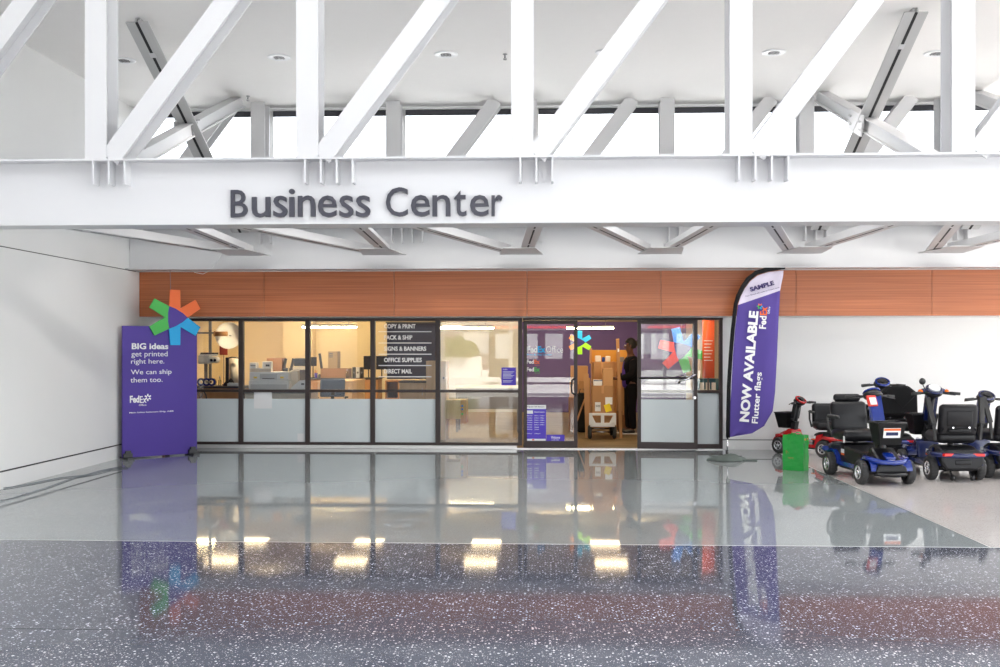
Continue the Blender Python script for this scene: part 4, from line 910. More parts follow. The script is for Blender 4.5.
# second window: printers and boxes
ZB2 = .90
t, w, h = item('large_printer', 'wide white office printer with two yellow buttons in the second window', 'printer', 248.5, 289, 372, 391, 18.12, zb=ZB2)
part(t, 'body', 'white', lambda b: (b.span((0, 0, 0), (w, .5, h * .55), bev=.012), b.span((.01, .02, h * .56), (w - .01, .48, h), bev=.012)))
part(t, 'paper_drawer', 'lightgrey', lambda b: b.span((w * .05, -.008, h * .1), (w * .95, .0, h * .35), bev=.004))
part(t, 'output_tray', 'lightgrey', lambda b: (b.span((w * .28, .005, h * .62), (w * .70, .02, h * .9), bev=.004))); part(t, 'slot', 'slot', lambda b: b.span((w * .34, .002, h * .64), (w * .64, .006, h * .68)))
for f in (.12, .78): part(t, 'button', 'yellow', lambda b: b.span((w * f, .01, h * .66), (w * f + .06, .022, h * .76), bev=.002))
t, w, h = item('label_printer', 'small white label printer standing on the wide printer', 'printer', 249.5, 256.5, 362.5, 371.5, 18.22)
part(t, 'body', 'white', lambda b: b.span((0, 0, 0), (w, .15, h), bev=.012)); part(t, 'slot', 'slot', lambda b: b.span((w * .15, -.001, h * .6), (w * .85, .001, h * .7)))
t, w, h = item('card_terminal', 'white terminal with dark screen on the wide printer', 'terminal', 262, 271, 361.5, 371.5, 18.22)
part(t, 'body', 'white', lambda b: b.span((0, 0, 0), (w, .15, h), bev=.012)); part(t, 'screen', 'glassdark', lambda b: b.span((w * .4, -.002, h * .5), (w * .85, .001, h * .7)))
t, w, h = item('paper_tray', 'shallow beige tray of papers on the wide printer', 'tray', 250, 271, 368.5, 372, 18.15)
part(t, 'tray', 'shopwhite', lambda b: b.span((0, 0, 0), (w, .06, h), bev=.003)); part(t, 'papers', 'paper', lambda b: b.span((.01, .002, h), (w - .01, .055, h + .008)))
carton('brown box behind the wide printer with its side turned', 266.5, 282, 358, 372, 18.75, .3, 'carddark', tape=False, zb=ZB2)
carton('beige carton at the right side of the wide printer', 290.4, 298, 370.5, 391, 18.3, .14, 'shopwhite', tape=False, zb=ZB2)
t, w, h = item('desk_machine', 'dark copier on a grey stand at the right of the second window', 'machine', 292.5, 307, 357, 391, 18.5, zb=ZB2)
part(t, 'body', 'black', lambda b: (b.span((.02, 0, h * .72), (w, .3, h * .96), bev=.02))); part(t, 'stand', mat('taupe', s2l(112, 96, 84), .5), lambda b: b.span((0, 0, 0), (w, .3, h * .62), bev=.01)); part(t, 'tray', 'shopwhite', lambda b: b.span((.01, -.02, h * .62), (w, .3, h * .70)))
for k, px in enumerate((286, 289.5)):
    c = P(px + (3 if px > 288 else -1), 371, 18.85); t = thing('desk_phone', ('black desk phone left of the other behind the beige carton', 'black desk phone nearest the dark copier')[k], 'phone', (c.x, c.y, ZB2))
    part(t, 'base', 'black', lambda b: b.span((-.05, -.05, 0), (.05, .05, PZ(px, 368, 18.8) - ZB2), bev=.01)); part(t, 'handset', 'black', lambda b: b.bar((-.02, 0, PZ(px, 368, 18.8) - ZB2), (.02, 0, PZ(px, 358.5, 18.8) - ZB2), .045, .03, (0, 1, 0)))
t, w, h = item('desktop_copier', 'white rounded machine leaning at the corner of the second window', 'machine', 288.5, 306, 380, 391, 18.02, zb=ZB2)
part(t, 'body', 'white', lambda b: b.prism([(0, 0), (w, 0), (w, h), (w * .62, h * .95), (w * .2, h * .4)], (0, 0, 0), (1, 0, 0), (0, 0, 1), (0, 1, 0), .12, .008)); part(t, 'vent', 'glassdark', lambda b: b.span((w * .72, -.002, h * .55), (w * .9, .002, h * .72)))
# back counter, third window
x0, x1 = PX(309, 23.6), PX(378, 23.6)
cabinet('back_counter', 'long dark-topped counter against the beige back wall', 'counter', x0 - .6, x1, 23.6, .6, .97, 'maple2', doors=5)
ZC3 = .97
cabinet('work_island', 'light wooden island with pale top in the third window', 'counter', PX(318, 20.6), PX(352, 20.6), 20.6, 1.5, 1.0, 'maple', 'maple', 2, .03)
t, w, h = item('desk_phone', 'black handset phone standing at the left of the back counter', 'phone', 318, 323.5, 353, 377, 23.75, zb=ZC3)
part(t, 'base', 'black', lambda b: b.span((0, 0, 0), (w, .14, .08), bev=.01)); part(t, 'handset', 'black', lambda b: (b.bar((w * .75, .05, .08), (w * .5, .05, h * .5), .05, .04, (0, 1, 0)), b.bar((w * .5, .05, h * .5), (w * .2, .05, h * .98), .05, .04, (0, 1, 0))))
t, w, h = item('computer_tower', 'beige computer tower on the cardboard case in the third window', 'computer', 328, 337.5, 351.5, 368.5, 23.8)
part(t, 'case', mat('putty', s2l(190, 165, 125), .5), lambda b: b.span((0, 0, 0), (w, .35, h), bev=.006)); part(t, 'drive_bay', 'greyplastic', lambda b: [b.span((w * .1, -.004, h * (.65 + .1 * k)), (w * .5, .001, h * (.71 + .1 * k))) for k in range(3)])
carton('long flat tan case on the back counter under the computer tower', 320.5, 348.5, 368.5, 377, 23.72, .4, 'card', tape=False, zb=ZC3)
for px, wd_, hh_, m_, lab in ((347.5, 3, 7, 'bottle', 'small clear bottle beside the tan case'),):
    c = P(px, 370, 23.7); t = thing('water_bottle', lab, 'bottle', (c.x, 23.66, ZC3)); part(t, 'bottle', m_, lambda b: b.lathe([(0, 0), (.03, 0), (.03, .11), (.012, .15), (.012, .17), (0, .17)], (0, 0, 0))); part(t, 'cap', 'white', lambda b: b.cyl((0, 0, .17), (0, 0, .19), .014))
for k, (a, b_, m_, lab) in enumerate(((352.3, 355.2, 'black', 'left black speaker on the back counter'), (356, 359.5, 'white', 'white box between the two black speakers'), (360, 363.2, 'black', 'right black speaker on the back counter'))):
    t, w, h = item('desk_speaker' if k != 1 else 'stapler_box', lab, 'speaker' if k != 1 else 'box', a, b_, 366, 377, 23.7, zb=ZC3)
    part(t, 'case', m_, lambda b: b.span((0, 0, 0), (w, .1, h * .9), bev=.008)); part(t, 'front', 'greyplastic', lambda b: b.cyl((w / 2, -.004, h * .45), (w / 2, .002, h * .45), w * .3, n=12))
def monitor(label, x0, x1, y0, y1, Y, zb):
    t, w, h = item('computer_monitor', label, 'monitor', x0, x1, y0, y1, Y, zb=None); dz = t.location.z - zb; t.location.z = zb
    part(t, 'screen', 'glassdark', lambda b: b.span((0, 0, dz), (w, .03, dz + h), bev=.008)); part(t, 'stand', 'black', lambda b: (b.span((w * .45, .03, .01), (w * .55, .05, dz + h * .5)), b.span((w * .3, -.04, 0), (w * .7, .14, .012))))
    return t
monitor('dark monitor on the back counter beside the third mullion', 363.5, 373, 356, 369.5, 23.7, ZC3)
monitor('dark monitor turned to the room left of the navy wall', 376, 387, 356, 369.5, 23.75, ZC3)
monitor('dark monitor at the far left of the back counter', 309, 316.5, 357, 366, 23.9, ZC3)
t, w, h = item('pen_cup', 'small purple cup on the back counter beside the handset phone', 'cup', 314, 317.5, 371, 377, 23.68, zb=ZC3)
part(t, 'cup', 'purple2', lambda b: b.cyl((w / 2, .03, 0), (w / 2, .03, h * .7), w * .4, w * .5)); part(t, 'pen', 'orange', lambda b: (b.cyl((w / 2, .03, h * .5), (w * .2, .03, h * 1.1), .006, n=6), b.cyl((w / 2, .03, h * .5), (w * .8, .03, h * 1.1), .006, n=6)))
# chair shape added in place of a scooter or car reflection
c = P(331, 380, 19.3); t = thing('chair_stand_in', 'slate blue chair shape standing in for a reflection in the third window', 'chair', (c.x, c.y, 0), H(20))
part(t, 'backrest', 'chairblue', lambda b: b.box((.0, -.2, .92), (.46, .08, .34), rot=(.15, 0, 0), bev=.038, seg=4)); part(t, 'seat', 'chairblue', lambda b: b.box((0, .05, .50), (.48, .48, .09), bev=.04, seg=4))
part(t, 'back_support', 'black', lambda b: b.bar((0, -.05, .46), (0, -.24, .85), .06, .02)); part(t, 'gas_lift', 'black', lambda b: b.cyl((0, .05, .1), (0, .05, .47), .03))
for sg in (-1, 1): part(t, 'armrest', 'black', lambda b: (b.box((sg * .27, .02, .74), (.07, .28, .03), bev=.01), b.tube([(sg * .27, .02, .73), (sg * .28, .04, .6), (sg * .2, .05, .48)], .014)))
for k in range(5):
    a = k * 2 * PI / 5; part(t, 'caster_leg', 'black', lambda b: (b.bar((0, .05, .11), (.28 * math.cos(a), .05 + .28 * math.sin(a), .07), .04, .03), b.sph((.28 * math.cos(a), .05 + .28 * math.sin(a), .03), .03)))
# fourth window: counter, shelf, kiosk
cabinet('front_counter', 'light wooden counter with thin dark top behind the list of services', 'counter', PX(399, 18.7), PX(425.5, 18.7), 18.7, .7, 1.055, 'maple', 'darktop', 1, .025)
x0 = PX(385, 20.2); x1 = PX(399, 20.2); t = thing('shelf_unit', 'open wooden shelf unit with dark boxes left of the light counter', 'shelf', (x0, 20.2, 0))
w = x1 - x0
for s_ in (0, w - .025): part(t, 'side_panel', 'maple2', lambda b: b.span((s_, 0, 0), (s_ + .025, .4, 1.02)))
for z in (.05, .45, .66, 1.0): part(t, 'shelf', 'maple2', lambda b: b.span((.025, 0, z), (w - .025, .4, z + .022)))
part(t, 'back_panel', 'maple2', lambda b: b.span((.025, .38, .07), (w - .025, .4, 1.0)))
for z, lab in ((.683, 'black storage box on the upper shelf of the open wooden unit'), (.473, 'black storage box on the middle shelf of the open wooden unit')):
    mb = MB(); mb.span((0, 0, 0), (w - .10, .25, .13), bev=.008); mb.span((.08, -.006, .05), (.14, .0, .08)); tag(mb.build('storage_box', 'black', None, (x0 + .05, 20.25, z)), lab, 'box')
# kiosk
x0 = PX(426, 18.75); x1 = PX(446.5, 18.75); zt_ = PZ(436, 361, 18.75)
t = thing('wooden_kiosk', 'tall pale wooden kiosk with an overhanging box behind the fifth mullion', 'kiosk', (x0, 18.75, 0))
part(t, 'upright', 'maple', lambda b: b.span((0, 0, 0), (x1 - x0, .5, zt_), bev=.004))
xk = PX(460.5, 18.7) - x0
part(t, 'overhang_box', 'maple', lambda b: b.span((x1 - x0, -.03, .38), (xk, .45, PZ(450, 400, 18.72)), bev=.004))
part(t, 'end_panel', 'maple2', lambda b: b.span((xk, -.03, .30), (xk + .10, .45, PZ(450, 400, 18.72)), bev=.002))
part(t, 'knob', 'black', lambda b: b.cyl((x1 - x0 - .05, -.02, PZ(442, 378, 18.75)), (x1 - x0 - .05, .0, PZ(442, 378, 18.75)), .018))
for k, (y, m_) in enumerate(((406, 'blue'), (409.3, 'blue'), (414, 'green'))): part(t, 'round_sticker', m_, lambda b: b.box((xk + .03, -.035, PZ(460, y, 18.7)), (.035, .008, .035), bev=.003))
# table in the wide pane
x0 = PX(446.5, 20.5); x1 = PX(518, 20.5)
t = thing('copy_table', 'long pale table behind the wide clear pane', 'table', ((x0 + x1) / 2 + .1, 20.5, 0)); w = x1 - x0 - .1
part(t, 'tabletop', 'shopwhite', lambda b: b.span((-w / 2, 0, .86), (w / 2, .7, .90), bev=.004)); part(t, 'modesty_panel', 'greyplastic', lambda b: b.span((-w / 2 + .05, .06, .45), (w / 2 - .05, .08, .86)))
for sx in (-1, 1):
    for yy in (.03, .64): part(t, 'leg', 'greyplastic', lambda b: b.span((sx * (w / 2 - .05) - .02, yy, 0), (sx * (w / 2 - .05) + .02, yy + .04, .86)))
# green hanging tag and hanging stars
def hang_star(label, px, py, Rpx, Y, cols, mid, rot):
    c = P(px, py, Y); t = thing('hanging_star', label, 'decoration', c); R_ = Rpx / (F / Y)
    star(t, Vector((0, 0, 0)), R_, (1, 0, 0), (0, 0, 1), .02, cols, mid, rot); part(t, 'wire', 'greyplastic', lambda b: b.cyl((0, .01, 0), (0, .01, ZSC - c.z), .003, n=6))
hang_star('six-armed star with lime and cyan arms hanging in the doorway', 580, 342.5, 12, 18.3, ['cyan', 'lime', 'amber'], 'navy', 0)
hang_star('large red, blue and green star hanging behind the open door leaf', 681.5, 350, 23, 18.1, ['blue', 'green', 'red'], 'navy', 15)
t, w, h = item('window_poster', 'orange-red poster with white lines inside the narrow side window', 'poster', 702.5, 714.5, 318.5, 378, 17.9)
part(t, 'sheet', mat('poster_orange', s2l(225, 95, 50), .6), lambda b: b.span((0, 0, 0), (w, .012, h))); part(t, 'text_block', 'vwhite', lambda b: [b.span((w * .12, -.002, h * (.62 - .055 * k)), (w * (.85 - .1 * (k % 3)), 0, h * (.62 - .055 * k) + .012)) for k in range(7)])
part(t, 'stand', 'greyplastic', lambda b: (b.bar((w / 2, .03, -t.location.z + .01), (w / 2, .03, h * .5), .03, .02, (0, 1, 0)), b.span((-.05, -.1, -t.location.z), (w + .05, .2, -t.location.z + .012))))
t, w, h = item('display_rack', 'slim teal-edged rack of leaflets behind the side window', 'rack', 697.5, 720, 379, 432, 18.2, zb=0)
part(t, 'frame', mat('teal_edge', s2l(70, 120, 135), .5), lambda b: (b.span((0, 0, 0), (.03, .3, h)), b.span((w - .03, 0, 0), (w, .3, h)), b.span((.03, .28, 0), (w - .03, .3, h))))
for k in range(4): part(t, 'shelf', 'shopwhite', lambda b: b.span((.03, .0, .1 + k * h * .24), (w - .03, .28, .12 + k * h * .24)))
part(t, 'leaflets', 'paper', lambda b: [b.span((.05 + .1 * j, .05, .12 + 3 * h * .24), (.12 + .1 * j, .07, .12 + 3 * h * .24 + .13)) for j in range(3)])
# shelving behind with small parcels (tray back coloured brighter and yellower, as if lit)
x0 = PX(592, 21.4); x1 = PX(629, 21.4); zt_ = PZ(610, 362, 21.4)
t = thing('counter_desk', 'honey wooden service desk with a raised lit tray behind the trolley', 'counter', (x0, 21.4, 0)); w = x1 - x0
part(t, 'front_panel', 'maple2', lambda b: b.span((0, 0, 0), (w, .5, zt_ - .03), bev=.004)); part(t, 'tray_back', mat('honey_lit', s2l(205, 150, 62), .6), lambda b: b.span((0, .46, zt_), (w, .5, PZ(610, 350, 21.4)))); part(t, 'top', 'maple2', lambda b: b.span((-.03, -.03, zt_ - .03), (w + .03, .5, zt_)))
part(t, 'side_panel', 'maple2', lambda b: b.span((-.03, .0, zt_), (.0, .5, PZ(610, 348.5, 21.4))))
for k, (px, m_, ww, hh, lab) in enumerate(((598, 'white', .12, .13, 'white item on the raised tray behind the trolley, left end'), (603.5, 'bodyblue', .07, .1, 'small dark blue item on the raised tray'), (608, 'white', .10, .12, 'white item on the raised tray, near the tall cardboard tube'), (621, 'greyplastic', .14, .10, 'grey item on the raised tray in front of the person'))):
    c = P(px, 360, 21.5); mb = MB(); mb.span((-ww / 2, 0, 0), (ww / 2, .08, hh), bev=.015); mb.span((-ww / 3, -.004, hh * .3), (ww / 4, .0, hh * .6)); tag(mb.build('small_parcel', m_, None, (c.x, 21.5, zt_)), lab, 'parcel')
# trolley
YT = 19.0
t, w, h = item('delivery_trolley', 'white-fronted trolley stacked with cardboard boxes in the doorway', 'trolley', 589, 616, 413, 426.8, YT); zb_ = t.location.z; t.location.z = 0
def front(b):
    outer = [(0, zb_ + .03), (.04, zb_), (w - .04, zb_), (w, zb_ + .03), (w, zb_ + h), (0, zb_ + h)]
    # frame with two trapezoid openings, built as bars
    top, bot = zb_ + h, zb_
    b.span((0, -.03, top - .045), (w, .0, top), bev=.008); b.span((0.02, -.03, bot), (w - .02, .0, bot + .075), bev=.01)
    b.prism([(0, bot + .03), (.12, bot + .075), (.055, top - .045), (0, top - .045)], (0, 0, 0), (1, 0, 0), (0, 0, 1), (0, -1, 0), .03)
    b.prism([(w, bot + .03), (w - .12, bot + .075), (w - .055, top - .045), (w, top - .045)], (0, 0, 0), (1, 0, 0), (0, 0, 1), (0, -1, 0), .03)
    b.span((w / 2 - .03, -.03, bot + .07), (w / 2 + .03, 0, top - .04))
part(t, 'front_panel', 'white', front)
part(t, 'deck', 'greyplastic', lambda b: b.span((.02, 0, zb_ + .02), (w - .02, 1.1, zb_ + .05)))
part(t, 'axle', 'chrome', lambda b: (b.cyl((.02, .12, .125), (w - .02, .12, .125), .014), b.cyl((.02, .95, .125), (w - .02, .95, .125), .014)))
for x in (.02, w - .02):
    for y in (.12, .95):
        part(t, 'wheel', 'rubber', lambda b: b.lathe([(.03, -.03), (.10, -.035), (.122, -.02), (.125, 0), (.122, .02), (.10, .035), (.03, .03), (.03, -.03)], (x, y, .125), 'x', 24)); part(t, 'bracket', 'greyplastic', lambda b: b.span((x - .01, y - .02, .12), (x + .01, y + .02, zb_ + .03)))
part(t, 'handle_frame', 'greyplastic', lambda b: b.tube([(.03, 1.08, zb_ + .05), (.03, 1.1, 1.0), (w - .03, 1.1, 1.0), (w - .03, 1.08, zb_ + .05)], .014))
zd = zb_ + .05
t, w1, h1 = carton('large cardboard box with white and yellow labels at the front of the trolley', 592.3, 613.2, 385.8, 423.3, YT + .05, .42, 'card', zb=zd)
for a_, c_, z0_, z1_, m_ in ((.13, .40, .33, .57, 'paper'), (.62, .96, .51, .70, 'paper')): part(t, 'address_label', m_, lambda b: b.span((w1 * a_, -.002, h1 * z0_), (w1 * c_, 0.001, h1 * z1_)))
part(t, 'yellow_label', 'yellow', lambda b: b.box((w1 * .74, -.003, h1 * .42), (w1 * .3, .003, h1 * .20), rot=(0, -.3, 0)))
part(t, 'barcode', 'dark', lambda b: [b.span((w1 * (.17 + .028 * k), -.004, h1 * .44), (w1 * (.182 + .028 * k), -.001, h1 * .50)) for k in range(8)])
ztop = zd + h1
carton('tall narrow cardboard box standing on the large labelled one', 603, 613.2, 368.3, 385.8, YT + .06, .3, 'card2', zb=ztop)
t, w, h = item('white_parcel', 'white parcel with blue stripe tucked beside the tall narrow box', 'parcel', 593.5, 602.3, 380, 385.8, YT + .1, zb=ztop)
part(t, 'parcel', 'paper', lambda b: b.span((0, 0, 0), (w, .25, h), bev=.006)); part(t, 'stripe', 'bodydblue', lambda b: b.span((0, -.003, h * .8), (w, .001, h * .98)))
carton('wide cardboard box behind at the top of the trolley load', 593.5, 611, 362.5, 422.5, YT + .52, .4, 'card', zb=zd)
# tall tube
c = P(616.5, 412, YT + .3); zt_ = PZ(616.5, 339.8, YT + .3); t = thing('mailing_tube', 'tall square cardboard tube standing upright right of the boxes', 'tube', (c.x, YT + .3, zd * 0))
c0 = P(615, 420, YT + .3)
part(t, 'tube', 'card', lambda b: b.bar((-.02 + .10, 0, 0.0), (.02, 0, zt_), .055, .055, (0, 1, 0))); part(t, 'end_cap', 'card2', lambda b: b.bar((.02, 0, zt_), (.018, 0, zt_ + .02), .06, .06, (0, 1, 0))); part(t, 'sticker', 'paper', lambda b: b.bar((.033, -.03, zt_ - .22), (.031, -.03, zt_ - .16), .03, .003, (0, 1, 0)))
# long flat board left of the load
t = thing('flat_carton', 'long flat cardboard sheet leaning against the left of the trolley load', 'cardboard', (PX(588, YT + .2), YT + .25, 0))
part(t, 'sheet', 'card2', lambda b: b.bar((.0, 0, 0), (-.03, .05, PZ(585, 374, YT + .2)), .09, .03, (0, 1, 0))); part(t, 'fold', 'card', lambda b: b.bar((.05, .02, 0), (.03, .05, PZ(585, 378, YT + .2)), .03, .02, (0, 1, 0)))
# left boxes in doorway
x0 = PX(572, 20.6); x1 = PX(589, 20.6)
zb0 = 0
for lab, a_, b_, y0_, y1_, Y_, m_, rz_, zb_x in (('dark brown box on the floor left of the doorway pile', 569, 587, 398, 423, 21.0, 'carddark', 0, 0), ('cardboard box in the middle of the doorway pile', 570, 586, 381, 398, 21.0, 'card', .05, None), ('cardboard box with a tilted lid on top of the doorway pile', 571, 588, 366, 381, 21.0, 'card2', -.06, None)):
    t, w, h = carton(lab, a_, b_, y0_, y1_, Y_, .4, m_, zb=zb_x if zb_x is not None else None, rz=0)
t, w, h = item('black_bag', 'black bag leaning at the foot of the doorway pile', 'bag', 577, 587, 393, 420, 20.5, zb=0)
part(t, 'bag', 'blackmatt', lambda b: b.box((w / 2, .1, h / 2), (w, .2, h), bev=.06, seg=4)); part(t, 'strap', 'black', lambda b: b.tube([(w * .2, 0, h * .95), (w * .3, -.02, h * 1.1), (w * .7, -.02, h * 1.1), (w * .8, 0, h * .95)], .01))
mb = MB(); mb.bar(P(580, 412, 20.3), P(586, 396, 20.3), .03, .03, (0, 1, 0)); q = P(580, 412, 20.3); mb.bar((q.x - .14, 20.3, 0.01), q, .03, .03, (0, 1, 0)); tag(mb.build('wooden_stick', 'maple2'), 'slanting wooden stick beside the black bag in the doorway', 'stick')
# small cartons right of trolley
carton('low cardboard box on the floor between trolley and person', 617.5, 629, 411, 418.5, 21.1, .25, 'carddark', zb=0)
carton('cardboard box above the low one behind the person', 617, 628, 372, 411, 21.12, .25, 'card', zb=PZ(620, 411, 21.1), tape=False)
# navy hanging banner behind service list
# ------------------------------------------------------------------ person
def skin_mesh(name, verts, edges, radii, m, parent, sub=2, root=0):
    me = bpy.data.meshes.new(name); me.from_pydata([Vector(v) for v in verts], edges, []); o = bpy.data.objects.new(name, me); C.objects.link(o)
    md = o.modifiers.new('k', 'SKIN'); md.use_smooth_shade = True
    for i, r in enumerate(radii):
        r = r if isinstance(r, tuple) else (r, r); me.skin_vertices[0].data[i].radius = r
        me.skin_vertices[0].data[i].use_root = (i == root)
    ms = o.modifiers.new('s', 'SUBSURF'); ms.levels = sub; ms.render_levels = sub
    bpy.context.view_layer.update()
    ev = o.evaluated_get(bpy.context.evaluated_depsgraph_get()); nm = bpy.data.meshes.new_from_object(ev); bpy.data.objects.remove(o)
    nm.materials.clear(); nm.materials.append(M[m])
    for p in nm.polygons: p.use_smooth = True
    return link(name, nm, parent)
pp = P(630, 348, 20.3)
pr = thing('person', 'person in black clothes and purple shirt standing with arms forward beside the trolley', 'person', (pp.x + .02, 20.3, 0), H(188))
# built facing +x, feet at origin
bv = [(0, 0, .95), (0, 0, 1.12), (.0, 0, 1.30), (-.01, 0, 1.44), (.005, 0, 1.53), (.03, 0, 1.60), (.035, 0, 1.68), (.025, 0, 1.75),
      (0, .10, .90), (.01, .11, .50), (-.02, .11, .10), (.10, .12, .05), (0, -.10, .90), (.03, -.11, .50), (.02, -.11, .10), (.14, -.12, .05),
      (0, .19, 1.42), (.03, .23, 1.14), (.27, .17, 1.06), (.34, .15, 1.07), (0, -.19, 1.42), (.03, -.23, 1.14), (.27, -.17, 1.06), (.34, -.15, 1.07)]
be = [(0, 1), (1, 2), (2, 3), (3, 4), (4, 5), (5, 6), (6, 7), (0, 8), (8, 9), (9, 10), (10, 11), (0, 12), (12, 13), (13, 14), (14, 15), (3, 16), (16, 17), (17, 18), (18, 19), (3, 20), (20, 21), (21, 22), (22, 23)]
brd = [(.14, .11), (.13, .10), (.15, .11), (.13, .09), .055, (.075, .07), (.095, .08), (.08, .07), .09, .06, .04, .04, .09, .06, .04, .04, .06, .045, .032, .03, .06, .045, .032, .03]
# fingers, five per hand
for hb, sg in ((19, 1), (23, -1)):
    base = Vector(bv[hb])
    for k, (dy, ln) in enumerate(((-.033, .07), (-.011, .085), (.011, .08), (.033, .062))):
        i0 = len(bv); bv += [tuple(base + Vector((.05, dy, 0))), tuple(base + Vector((.05 + ln * .5, dy * 1.1, -.008))), tuple(base + Vector((.05 + ln * .85, dy * 1.1, -.03)))]
        be += [(hb, i0), (i0, i0 + 1), (i0 + 1, i0 + 2)]; brd += [.010, .009, .008]
    i0 = len(bv); bv += [tuple(base + Vector((.01, -sg * .045, .0))), tuple(base + Vector((.045, -sg * .062, -.005)))]; be += [(hb, i0), (i0, i0 + 1)]; brd += [.012, .010]
skin_mesh('body', bv, be, brd, 'skin', pr, 2)
skin_mesh('jacket', [(0, 0, .80), (0, 0, 1.12), (0, 0, 1.30), (-.01, 0, 1.43), (-.005, 0, 1.49), (-.01, .19, 1.42), (.02, .23, 1.14), (.25, .175, 1.06), (-.01, -.19, 1.42), (.02, -.23, 1.14), (.25, -.175, 1.06)],
          [(0, 1), (1, 2), (2, 3), (3, 4), (3, 5), (5, 6), (6, 7), (3, 8), (8, 9), (9, 10)], [(.19, .17), (.175, .16), (.19, .155), (.165, .135), .085, .10, .08, .06, .10, .08, .06], 'cloth', pr)
skin_mesh('shirt', [(.055, 0, .86), (.065, 0, 1.12), (.075, 0, 1.32), (.05, 0, 1.45)], [(0, 1), (1, 2), (2, 3)], [(.13, .13), (.12, .125), (.125, .11), (.07, .06)], 'shirt', pr)
for sg, ph in ((1, 0.), (-1, .02)):
    skin_mesh('trouser_leg', [(0, sg * .07, .98), (.0, sg * .10, .84), (.01 + ph, sg * .11, .50), (-.02 + ph * 2, sg * .11, .08)], [(0, 1), (1, 2), (2, 3)], [.15, .12, .085, .07], 'cloth', pr)
    skin_mesh('shoe', [(-.06 + ph * 2, sg * .12, .045), (.02 + ph * 2, sg * .12, .055), (.12 + ph * 2, sg * .12, .045), (.19 + ph * 2, sg * .12, .035)], [(0, 1), (1, 2), (2, 3)], [.05, .052, .05, .035], 'black', pr)
    part(pr, 'shoe_sole', 'white', lambda b: b.box((.065 + ph * 2, sg * .12, .012), (.30, .10, .024), bev=.01))
mb = MB(); b = bmesh.new(); bmesh.ops.create_icosphere(b, subdivisions=4, radius=1.)
for v in b.verts:
    x, y, z = v.co; v.co = Vector((x * .115 + .005, y * .095, z * .125 + 1.725))
    if v.co.x > .07 and v.co.z < 1.755: v.co.x = .03
    if v.co.z < 1.64: v.co.z = 1.64
for f in b.faces: f.smooth = True
mb._merge(b); mb.sph((-.11, 0, 1.74), .055, (1, 1.1, .95)); mb.build('hair', 'hair', pr)
part(pr, 'nose', 'skin', lambda b: b.prism([(0, 0), (.035, 0), (.01, .05)], (.115, -.012, 1.655), (1, 0, 0), (0, 0, 1), (0, 1, 0), .024, .004))
for sg in (-1, 1):
    part(pr, 'eye', 'white', lambda b: b.sph((.115, sg * .032, 1.70), .012)); part(pr, 'ear', 'skin', lambda b: b.sph((.03, sg * .088, 1.69), .03, (.6, .35, 1)))
part(pr, 'mouth', mat('lips', s2l(110, 55, 48), .5), lambda b: b.sph((.118, 0, 1.635), .02, (.4, 1.2, .35)))

# ------------------------------------------------------------------ street side behind the viewer (seen reflected)
mb = MB(); mb.span((-45, -70, -.22), (45, YB, -.02)); mb.span((XR + .25, YB, -.22), (45, 40, -.02)); struct('pavement_outside', mb, 'pavement')
def shuttle():
    t = thing('shuttle_bus', 'dark shuttle bus with pale windows parked outside, seen in the glass reflection', 'bus', (.1, -14, 0))
    part(t, 'body', mat('aubergine_paint', s2l(24, 19, 30), .4), lambda b: b.span((-2.6, -2, .35), (2.6, 0, 2.55), bev=.12, seg=3))
    for k in range(4): part(t, 'side_window', 'lightgrey', lambda b: b.span((-2.3 + k * 1.15, 0, 1.15), (-1.5 + k * 1.15, .02, 2.3), bev=.01))
    for x in (-1.7, 1.7): part(t, 'wheel', 'rubber', lambda b: b.lathe([(.1, -.12), (.36, -.12), (.4, -.06), (.4, .06), (.36, .12), (.1, .12), (.1, -.12)], (x, -.1, .38), 'y', 24))
    part(t, 'bumper', 'black', lambda b: b.span((-2.65, -1.9, .3), (2.65, .04, .5), bev=.03))
shuttle()
t = thing('hedge', 'clipped green hedge across the street, seen in the glass reflection', 'hedge', (-4.9, -25, -.02))
b = bmesh.new(); bmesh.ops.create_icosphere(b, subdivisions=5, radius=1.)
for v in b.verts:
    x, y, z = v.co; k = 1 + .08 * math.sin(11 * x + 7 * z) + .06 * math.sin(17 * y + 13 * x); v.co = Vector((x * 1.3 * k, y * 1. * k, max(0, z * k) * 1.1 + 1.15))
mb = MB(); mb._merge(b); mb.build('foliage', 'hedge', t); part(t, 'planter', 'wall', lambda b: b.span((-1.4, -.8, 0), (1.4, .8, 1.2)))
t = thing('street_building', 'long grey building across the street, seen in the glass reflection', 'building', (0, -45, -.02))
part(t, 'wall', mat('mauve_grey', s2l(130, 118, 128), .8), lambda b: b.span((-20, -5, 0), (20, 0, 4.2)))
for k in range(9): part(t, 'window', 'lightgrey', lambda b: b.span((-18 + k * 4, 0, 1.2), (-15.5 + k * 4, .05, 2.8)))
part(t, 'awning', 'red', lambda b: b.span((-4, 0, 3.0), (3.5, 1.2, 3.3)))
# hall facade posts behind the viewer
for k, x in enumerate((-3.4, -1.1, 1.5, 4.1, 6.7, 9.3, 12.8)):
    mb = MB(); mb.span((x - .06, YB - .08, 0), (x + .06, YB + .08, 3.9)); struct('window_facade_post_%d' % (k + 1), mb, 'steel')

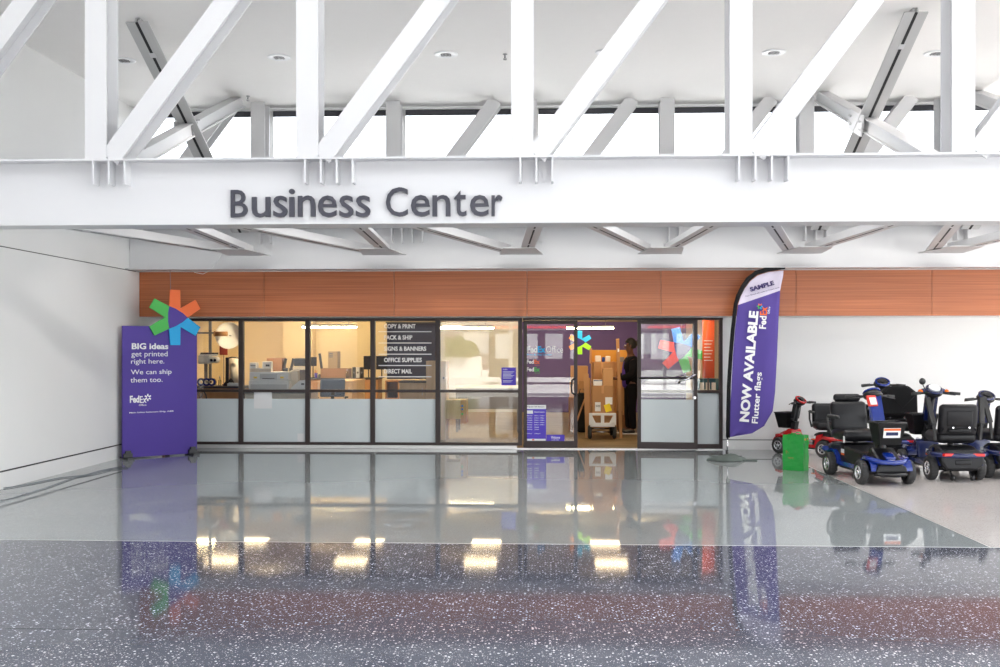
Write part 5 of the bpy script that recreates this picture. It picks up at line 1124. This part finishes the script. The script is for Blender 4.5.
# ------------------------------------------------------------------ world, sun, camera
wd_ = bpy.data.worlds.new('World'); bpy.context.scene.world = wd_; wd_.use_nodes = True
nt = wd_.node_tree; bg = nt.nodes['Background']; bg.inputs[0].default_value = (.93, .965, 1., 1); bg.inputs[1].default_value = 3.0
sun = bpy.data.lights.new('sun', 'SUN'); sun.energy = 20; sun.angle = .02; sun.color = (1, .97, .92)
so = bpy.data.objects.new('sun', sun); C.objects.link(so); so.rotation_euler = (math.radians(-23), math.radians(6), 0)
def portal(name, loc, rot, sx, sy):
    l = bpy.data.lights.new(name, 'AREA'); l.shape = 'RECTANGLE'; l.size = sx; l.size_y = sy; l.cycles.is_portal = True
    o = bpy.data.objects.new(name, l); C.objects.link(o); o.location = loc; o.rotation_euler = rot
portal('facade_daylight', ((XL + XR) / 2, YB - .15, 1.95), (math.radians(90), 0, 0), XR - XL, 3.9)
portal('skylight_daylight', (3.3, 3.9, ZH + .2), (0, 0, 0), 15.8, 5.8)
portal('side_daylight', (XR + .2, 8, 3.0), (0, math.radians(90), 0), 6.2, 18)
portal('clerestory_daylight', ((XL + XR) / 2, YW + .27, (ZT + 5.36) / 2), (math.radians(-90), 0, 0), XR - XL, 1.9)

cam = bpy.data.cameras.new('cam'); co = bpy.data.objects.new('camera', cam); C.objects.link(co)
cam.sensor_width = 36; cam.lens = F * 36 / 1000; cam.shift_x = 0; cam.shift_y = (HZ - 333.5) / 1000
co.location = (0, 0, EYE); co.rotation_euler = (math.radians(90), 0, TH)
cam.clip_end = 300
sc = bpy.context.scene; sc.camera = co
sc.view_settings.view_transform = 'Standard'; sc.view_settings.look = 'None'; sc.view_settings.gamma = 1; sc.view_settings.use_curve_mapping = False
sc.view_settings.exposure = 0.29
cy = sc.cycles; cy.max_bounces = 10; cy.diffuse_bounces = 5; cy.glossy_bounces = 5; cy.transparent_max_bounces = 16; cy.transmission_bounces = 6; cy.use_denoising = True; cy.sample_clamp_indirect = 10.
cy.caustics_reflective = False; cy.caustics_refractive = False
